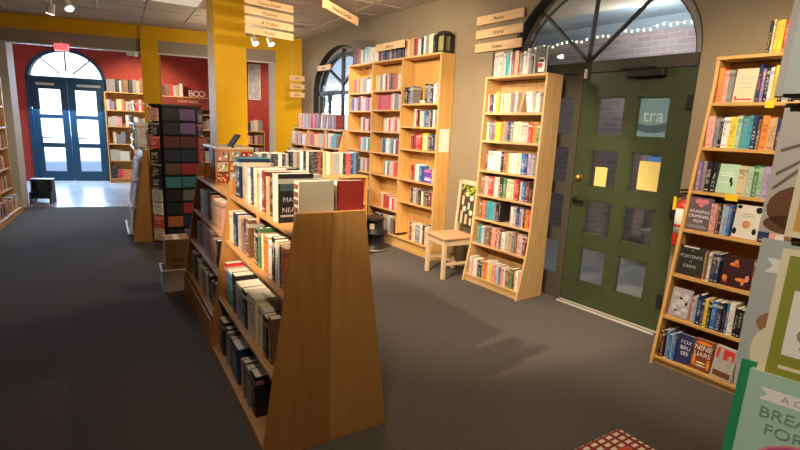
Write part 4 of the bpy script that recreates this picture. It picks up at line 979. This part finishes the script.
# header and letters of the red room shelving
def frF(x, y, z, rz=0): return XF @ Matrix.Translation((x, y, z)) @ Matrix.Rotation(rz, 4, 'Z')
F_V = frF(1.43, -.36, 0)
bookcase('bookcase', 'pine bookcase right of the far glass doors', .95, 2.10, lambda z: 0, .32, [.11, .54, .93, 1.335, 1.71], F_V, 'pine_v', 'pine_h', kick=.09)
F_V2 = frF(2.52, -.36, 0)
rb = bookcase('bookcase', 'red headed bookcase with white letters on top in the red room', 1.30, 2.08, lambda z: 0, .32, [.11, .54, .93, 1.335, 1.70], F_V2, 'inkbrown', 'pine_h', kick=.09)
MB().box(.022, 1.278, -.012, .006, 1.80, 2.078).build('header_board', mat('header_red', (.22, .03, .02), .5, .3), rb)
text('STAFF PICKS', .085, 'sign_wood', rb, (.70, -.0135, 1.985)); text('new and recommended titles', .062, 'sign_wood', rb, (.66, -.0135, 1.865))
lt = thing('letter_ornament', 'white standing letters spelling BOO on the red headed bookcase', 'letters'); lt.matrix_world = F_V2 @ Matrix.Translation((.76, .06, 2.103))
for i, s_ in enumerate('BOO'): text(s_, .20, 'inkwhite', lt, (i * .125, 0, .075), name='letter', ext=.012)
st(F_V2, .04, .58, .1, 2.103, 'M K D M R E F W', h=(.22, .32)); 
for z in (.11, .54, .93, 1.335): st(F_V2, .05, 1.25, .02, z, ' '.join(rnd.choice('KDRNVMAE') for _ in range(16)), h=(.2, .26))
st(F_V, .03, .9, .02, 1.71, 'C V*.6 A _*.6 C*1.6 O _*.3 E*2 W _*.3 R W R P', h=(.2, .27)); st(F_V, .04, .9, .02, 1.335, 'E E P _ W K W A E', h=(.2, .28)); st(F_V, .04, .9, .02, .93, '_ C*.7 A A _ W R*.5 E C F', h=(.2, .28)); st(F_V, .04, .9, .02, .54, 'E*2 W*2 _ P*1.4 W E', h=(.2, .28)); st(F_V, .04, .9, .02, .11, 'K R O*2 K A*2 W', h=(.2, .28))
st(F_V, .05, .5, .05, 2.123, 'A*3 K*1.5 W*.6 _*.4 M*2', h=(.25, .33)); st(F_V, .52, .9, .05, 2.123, 'K A F M C', h=(.25, .33))
F_V3 = frF(4.45, -.36, 0)
bookcase('bookcase', 'small pine bookcase under the framed picture in the red room', .55, 1.32, lambda z: 0, .30, [.10, .42, .72, 1.02], F_V3, 'pine_v', 'pine_h', kick=.08)
st(F_V3, .04, .5, .03, 1.343, 'W K E C A', h=(.2, .3)); 
for z in (.42, .72, 1.02): st(F_V3, .04, .5, .03, z, 'W C O K E R A', h=(.18, .24))
pf = thing('framed_picture', 'tall framed grey picture on the red wall behind the yellow column', 'picture'); pf.matrix_world = frF(4.78, -.03, 2.57)
b = MB(); b.box(-.15, -.13, -.015, .01, -.44, .44); b.box(.13, .15, -.015, .01, -.44, .44); b.box(-.13, .13, -.015, .01, .42, .44); b.box(-.13, .13, -.015, .01, -.44, -.42); b.build('picture_frame', 'white', pf)
MB().box(-.13, .13, -.006, .004, -.42, .42).build('picture_sheet', noisy('grey_print', (.36, .38, .42), (.62, .62, .62), (6, 6, 4), 2, .6, .2), pf)

# left-hand bookcase by the jamb
F_LB = frame((-.81, 7.37, 0), R(82))
lbp = lambda z: 0.0 if z > .45 else -.12 * (1 - z / .45)
bookcase('bookcase', 'long pine bookcase along the left wall by the white jamb', 2.46, 2.28, lbp, .30, [.10, .42, .73, 1.04, 1.35, 1.66, 1.97], F_LB, 'pine_v', 'pine_h', (.82, 1.64), kick=.09)
for z in (.10, .42, .73, 1.04, 1.35, 1.66, 1.97):
    for a in (.05, .86, 1.68): st(F_LB, a, a + .72, lbp(z) + .03, z, ' '.join(rnd.choice('WECPROFMAKRYDE') for _ in range(17)), h=(.17, .22))

# ---------------------------------------------------------------- foreground: woven stool and cookbook stand
sw = thing('woven_stool', 'low stool with red and cream woven seat at the picture bottom', 'stool', (1.608, .742, 0), R(-3))
for x in (-.15, .15):
    for y in (-.15, .15): MB().cyl((x, y, 0), (x, y, .43), .018, .018, 12).build('leg', 'oak_v', sw)
b = MB(); b.box(-.15, .15, -.165, -.14, .15, .175); b.box(-.15, .15, .14, .165, .15, .175); b.box(-.165, -.14, -.15, .15, .22, .245); b.box(.14, .165, -.15, .15, .22, .245); b.build('stretcher', 'oak_h', sw)
MB().box(-.175, .175, -.175, .175, .425, .452).build('woven_seat', 'woven', sw, bevel=.012)

ds = thing('cookbook_stand', 'black wire spinner stand of cookbooks at the right edge', 'display rack', (1.42, .33, 0))
MB().cyl((0, 0, .03), (0, 0, 1.95), .02).build('pole', 'blackmetal', ds); MB().lathe([(0, 0), (.19, 0), (.19, .02), (.05, .035), (0, .035)], 28).build('stand_base', 'blackmetal', ds)
RZ1 = R(-80)
LED = [(1.085, .316, .886), (1.141, .317, 1.130), (1.205, .333, 1.412), (1.225, .388, 1.695)]   # left front corner of each tier
TF = [Matrix.Translation(p) @ Matrix.Rotation(RZ1, 4, 'Z') for p in LED]
for F in TF:
    led = MB(); led.box(.012, .22, .004, .062, -.0045, -.0005, 0); o_ = led.build('wire_ledge', 'blackmetal', ds); o_.matrix_basis = Matrix.Translation((-1.42, -.33, 0)) @ F
    a = Matrix.Translation((-1.42, -.33, 0)) @ F @ Vector((.10, .07, -.003)); MB().cyl(tuple(a), (0, 0, a.z), .005, .005, 6).build('ledge_arm', 'blackmetal', ds)
GC = 'cookbooks on the spinner stand'
def cook(k, x, y, w, hh, t, rgb, label, lean=10):
    return face_book(TF[k], x, y, .001, w, hh, t, 'K', label, GC, lean, rgb)
g1 = cook(1, .1075, .004, .215, .262, .018, (.26, .29, .035), 'green cookbook with cream border and stewpot picture on the spinner stand')
art(g1, 'inkcream', name='cover_border', rects=[(-.1075, -.094, 0, .265), (.094, .1075, 0, .265), (-.094, .094, 0, .012), (-.094, .094, .252, .265)])
art(g1, 'inkwhite', name='picture_marking', rects=[(-.075, .075, .055, .185)])
M['pot'] = mat('ink_pot', (.36, .28, .18), .6, .2)
def art2(parent, m, y, **k):
    o = art(parent, m, **k); o.location.y = y; return o
art2(g1, 'pot', -.0008, discs=[(.0, .10, .058, .026)]); art2(g1, 'inkcream', -.0012, discs=[(.0, .118, .055, .018)]); art2(g1, 'inkbrown', -.0016, discs=[(.0, .12, .045, .013), (0, .075, .05, .007)]); art2(g1, 'inkorange', -.0020, discs=[(.005, .121, .034, .008)])
art(g1, 'inkcream', rects=[(-.075, .06, .027, .034)]); text('the', .022, 'inkwhite', g1, (.0, -.001, .215), name='cover_title')
m1 = cook(0, .1125, .004, .225, .262, .024, (.40, .60, .48), 'mint cookbook with pink plate and pale title on the spinner stand', 10)
art(m1, 'inkwhite', name='title_ribbon', polys=[[(-.09, .208), (.105, .208), (.105, .232), (-.09, .232), (-.077, .22)]])
text('A Cake Bake', .019, 'inkgrey', m1, (.0, -.0014, .220), name='cover_title', sx=1.1)
M['inksage'] = mat('ink_sage', (.17, .30, .22), .6, .2)
text('BREAD A', .030, 'inksage', m1, (-.085, -.001, .184), name='cover_title', align='LEFT', sx=1.15); text('FOR FRE', .030, 'inksage', m1, (-.072, -.001, .152), name='cover_title', align='LEFT', sx=1.15)
art(m1, 'inkpink', name='plate', discs=[(0.02, 0.075, 0.105, 0.07)]); 
M['inkmauve'] = mat('ink_mauve', (.50, .06, .20), .6, .2); M['inkrose'] = mat('ink_rose', (.72, .36, .30), .6, .2)
art2(m1, 'inkmauve', -.0005, name='plate_rim', discs=[(0.02, 0.075, 0.1, 0.066)]); art2(m1, 'inkrose', -.001, name='plate_well', discs=[(0.02, 0.070, 0.075, 0.047)]); art2(m1, 'inkcream', -.0015, name='bread', discs=[(0.02, 0.062, 0.045, 0.026)]); art2(m1, 'inkbrown', -.002, name='bread_crust', discs=[(0.03, 0.055, 0.03, 0.012)])
g2 = cook(0, .0925, .030, .225, .268, .012, (.02, .26, .11), 'dark green book peeking out behind the mint cookbook on the stand')
y1 = cook(2, .100, .004, .20, .275, .016, (.66, .36, .06), 'orange cookbook with cream border on the spinner stand above the green one', 10)
art(y1, 'inkcream', name='cover_border', rects=[(-.10, -.088, 0, .27), (.088, .10, 0, .27), (-.088, .088, 0, .012), (-.088, .088, .258, .27)])
art(y1, 'inkcream', discs=[(-.02, .09, .04, .03)])
t1 = cook(3, .10, .004, .20, .25, .02, (.40, .46, .46), 'grey book with teal patch on the topmost ledge of the spinner stand', 10)
art(t1, 'inkteal', name='cover_patch', rects=[(-.07, .1, .08, .24)]); art(t1, 'ink', discs=[(-.06, .12, .008, .014), (-.045, .075, .006, .01)])
b1 = cook(1, .059, .036, .20, .275, .014, (.44, .46, .46), 'grey blue cookbook with white ribbon and brown dog on the stand', 10)
art(b1, 'inkwhite', name='title_ribbon', polys=[[(-.085, .205), (.02, .205), (.02, .235), (-.085, .235), (-.072, .22)]])
M['inkrust'] = mat('ink_rust', (.34, .17, .08), .6, .2)
art(b1, 'inkrust', name='picture_marking', discs=[(-.03, .10, .05, .03), (-.02, .06, .04, .07), (.0, .13, .03, .02)]); art2(b1, 'inkcream', -.0008, discs=[(-.05, .045, .03, .05)]); art2(b1, 'inkrust', -.0004, rects=[(.03, .06, .02, .2)])
u1 = cook(2, .053, .027, .20, .272, .014, (.50, .46, .42), 'pale book with brown silhouettes and branches on the spinner stand', 10)
art(u1, 'inkbrown', name='picture_marking', discs=[(-.03, .055, .065, .05), (.01, .11, .03, .028), (-.05, .02, .045, .02), (.03, .15, .016, .02)])
M['inkline'] = mat('ink_line', (.20, .15, .12), .6, .2)
art2(u1, 'inkline', -.0004, name='branches', polys=[[(-.09, .12), (-.03, .17), (.06, .19), (-.03, .176), (-.092, .126)], [(-.09, .17), (0, .21), (.08, .225), (0, .216), (-.092, .176)], [(-.09, .09), (-.05, .135), (-.02, .15), (-.052, .142), (-.093, .095)]])
art2(u1, 'leaf', -.0004, discs=[(.02, .185, .01, .012)])
u2 = cook(3, .080, .050, .20, .245, .014, (.42, .40, .36), 'pale grey book behind the teal patched one, topmost ledge of spinner stand')

# the many small books farther off
so = STUFF.build('shelved_books', [M[k] for k in STUFF_MATS]); so['kind'] = 'stuff'; so['label'] = 'many small books on the far shelves and on top of the tall bookcase'; so['category'] = 'books'

# ---------------------------------------------------------------- lamps
def spot_fixture(loc, aim, label, glow=True):
    t = thing('spotlight', label, 'light fixture', loc, 0, 'ceiling spotlights')
    d = (Vector(aim) - Vector(loc)).normalized()
    MB().cyl((0, 0, H - loc[2]), (0, 0, 0), .012, .012, 8).build('stem', 'white', t)
    MB().cyl(tuple(-d * .06), tuple(d * .06), .035, .05, 18).build('lamp_head', 'black' if not glow else 'white', t)
    MB().cyl(tuple(d * .0605), tuple(d * .064), .044, .044, 18).build('bulb', 'spot_glow', t)
    return t
M['spot_glow'] = mat('spot_glow', (1, .95, .85), .4, .3, 0, (1, .93, .8), 14)
spot_fixture((.20, 7.85, 2.86), (-.6, 8.6, 0), 'white ceiling spotlight over the far aisle, turned left')
spot_fixture((.36, 7.50, 2.88), (.9, 6.3, .9), 'bright white ceiling spotlight over the far aisle, turned toward the shop')
spot_fixture((1.0, 6.35, 2.93), (.9, 5.2, .5), 'white ceiling spotlight nearest the middle of the aisle ceiling')
spot_fixture((2.82, 8.0, 2.84), (3.0, 7.0, 1.5), 'white ceiling spotlight below the category planks, left one')
spot_fixture((3.02, 7.86, 2.84), (3.4, 7.2, 1.5), 'white ceiling spotlight below the category planks, right one')
def panel(x, y, wx, wy, label):
    t = thing('ceiling_light', label, 'light fixture', group='ceiling light panels'); t.matrix_world = G0 @ Matrix.Translation((x, y, -.012))
    MB().box(.03, wx - .03, .03, wy - .03, .0, .006).build('diffuser', mat('panel_glow', (.8, .75, .65), .5, .2, 0, (1, .86, .66), .35), t)
    b = MB(); b.box(.012, wx - .012, .012, .03, -.002, .01); b.box(.012, wx - .012, wy - .03, wy - .012, -.002, .01); b.box(.012, .03, .03, wy - .03, -.002, .01); b.box(wx - .03, wx - .012, .03, wy - .03, -.002, .01); b.build('panel_frame', 'white_trim', t)
panel(0, -.6, .6, .6, 'pale ceiling light panel left of the yellow column')
panel(.9, -2.4, .9, .6, 'pale ceiling light panel behind the hanging category planks')

def spot(name, loc, aim, power, size=60, blend=.6, color=(1, .80, .56), r=.04):
    l = bpy.data.lights.new(name, 'SPOT'); l.energy = power; l.spot_size = R(size); l.spot_blend = blend; l.color = color; l.shadow_soft_size = r
    o = bpy.data.objects.new(name, l); COL.objects.link(o); o.location = loc
    o.rotation_euler = (Vector(aim) - Vector(loc)).to_track_quat('-Z', 'Y').to_euler(); return o
def area(name, loc, aim, power, sx, sy, color):
    l = bpy.data.lights.new(name, 'AREA'); l.shape = 'RECTANGLE'; l.size = sx; l.size_y = sy; l.energy = power; l.color = color
    o = bpy.data.objects.new(name, l); COL.objects.link(o); o.location = loc
    o.rotation_euler = (Vector(aim) - Vector(loc)).to_track_quat('-Z', 'Y').to_euler(); return o
spot('track_a', (-.8, 1.9, 2.9), (3.5, 3.75, .35), 760, 46, .25)
spot('track_b', (1.0, 3.0, 2.95), (3.74, 5.3, 1.2), 520, 70, .6)
spot('track_c', (1.7, .9, 2.98), (3.6, 1.3, 1.3), 260, 65, .7)
spot('track_d', (1.9, 2.0, 2.98), (3.45, 3.35, .5), 250, 80, .8)
spot('track_e', (2.75, 5.5, 3.0), (3.6, 7.4, 1.4), 200, 75, .7)
spot('track_f', (.7, 3.6, 3.0), (2.0, 6.6, 1.2), 190, 70, .9)
spot('track_g', (.7, 8.0, 2.95), (-.5, 9.0, 1.0), 80, 80, .7)
spot('track_h', (2.0, 3.6, 2.98), (2.5, 5.0, 1.1), 230, 55, .7)
spot('track_i', (1.4, 12.0, 2.95), (2.0, 13.5, 1.4), 220, 95, .7)
spot('track_j', (4.2, 10.6, 2.95), (4.8, 12.0, 1.6), 200, 95, .7)
spot('track_k', (.1, .9, 2.98), (1.2, 2.2, .8), 90, 60, .8)
for i, p in enumerate(((2.5, 1.3, 2.55), (2.4, 4.4, 2.6), (.6, 6.0, 2.6), (2.6, 8.0, 2.5))):  # added fill points without fixtures, to brighten the ceiling and room
    l = bpy.data.lights.new('fill_point', 'POINT'); l.energy = (32, 50, 8, 30)[i]; l.color = (1, .84, .64); l.shadow_soft_size = .05
    o = bpy.data.objects.new('fill_point', l); COL.objects.link(o); o.location = p
spot('floor_fill', (2.9, 4.1, 3.0), (3.05, 3.7, 0), 75, 95, .7)  # added downlight with no fixture, brightens the carpet beside the wall bookcases
spot('track_l', (-.7, .1, 2.95), (1.2, .34, 1.25), 150, 42, .8, (1, .86, .68))
area('vestibule_daylight', tuple(XF @ Vector((.6, -.15, 1.9))), tuple(XF @ Vector((.6, -3.2, .0))), 420, 1.4, 2.0, (.50, .72, 1))

for p, e_ in (((5.9, 3.42, 2.85), 34), ((5.5, .6, 2.5), 60)):  # first belongs to the dome lamp, second is an added fill without a lamp
    l = bpy.data.lights.new('porch_bulb_and_fill', 'POINT'); l.energy = e_; l.color = (1, .96, .93); l.shadow_soft_size = .09
    o = bpy.data.objects.new('porch_bulb_and_fill', l); COL.objects.link(o); o.location = p

# sun and sky
sd = bpy.data.lights.new('sun', 'SUN'); sd.energy = 9; sd.angle = R(1); sd.color = (1, .96, .9)
so_ = bpy.data.objects.new('sun', sd); COL.objects.link(so_); so_.rotation_euler = Vector((.45, .8, -.48)).to_track_quat('-Z', 'Y').to_euler()
wd = bpy.data.worlds.new('sky'); SC.world = wd; wd.use_nodes = True; nt = wd.node_tree; N = nt.nodes; L = nt.links
bg = N['Background']; tc = N.new('ShaderNodeTexCoord'); sp = N.new('ShaderNodeSeparateXYZ'); cr_ = N.new('ShaderNodeValToRGB')
L.new(tc.outputs['Generated'], sp.inputs[0]); L.new(sp.outputs['Z'], cr_.inputs[0]); L.new(cr_.outputs[0], bg.inputs[0])
e = cr_.color_ramp.elements; e[0].position = .0; e[0].color = (1.0, 1.0, 1.0, 1); e[1].position = .5; e[1].color = (.20, .42, .90, 1)
n = e.new(.075); n.color = (.78, .90, 1.0, 1); n = e.new(.13); n.color = (.42, .66, 1.0, 1)
bg.inputs[1].default_value = 1.5

SC.view_settings.view_transform = 'Standard'; SC.view_settings.look = 'None'; SC.view_settings.gamma = 1.0; SC.view_settings.exposure = 0.0
SC.view_settings.use_curve_mapping = False
SC.cycles.use_denoising = True; SC.cycles.max_bounces = 8; SC.cycles.sample_clamp_indirect = 6
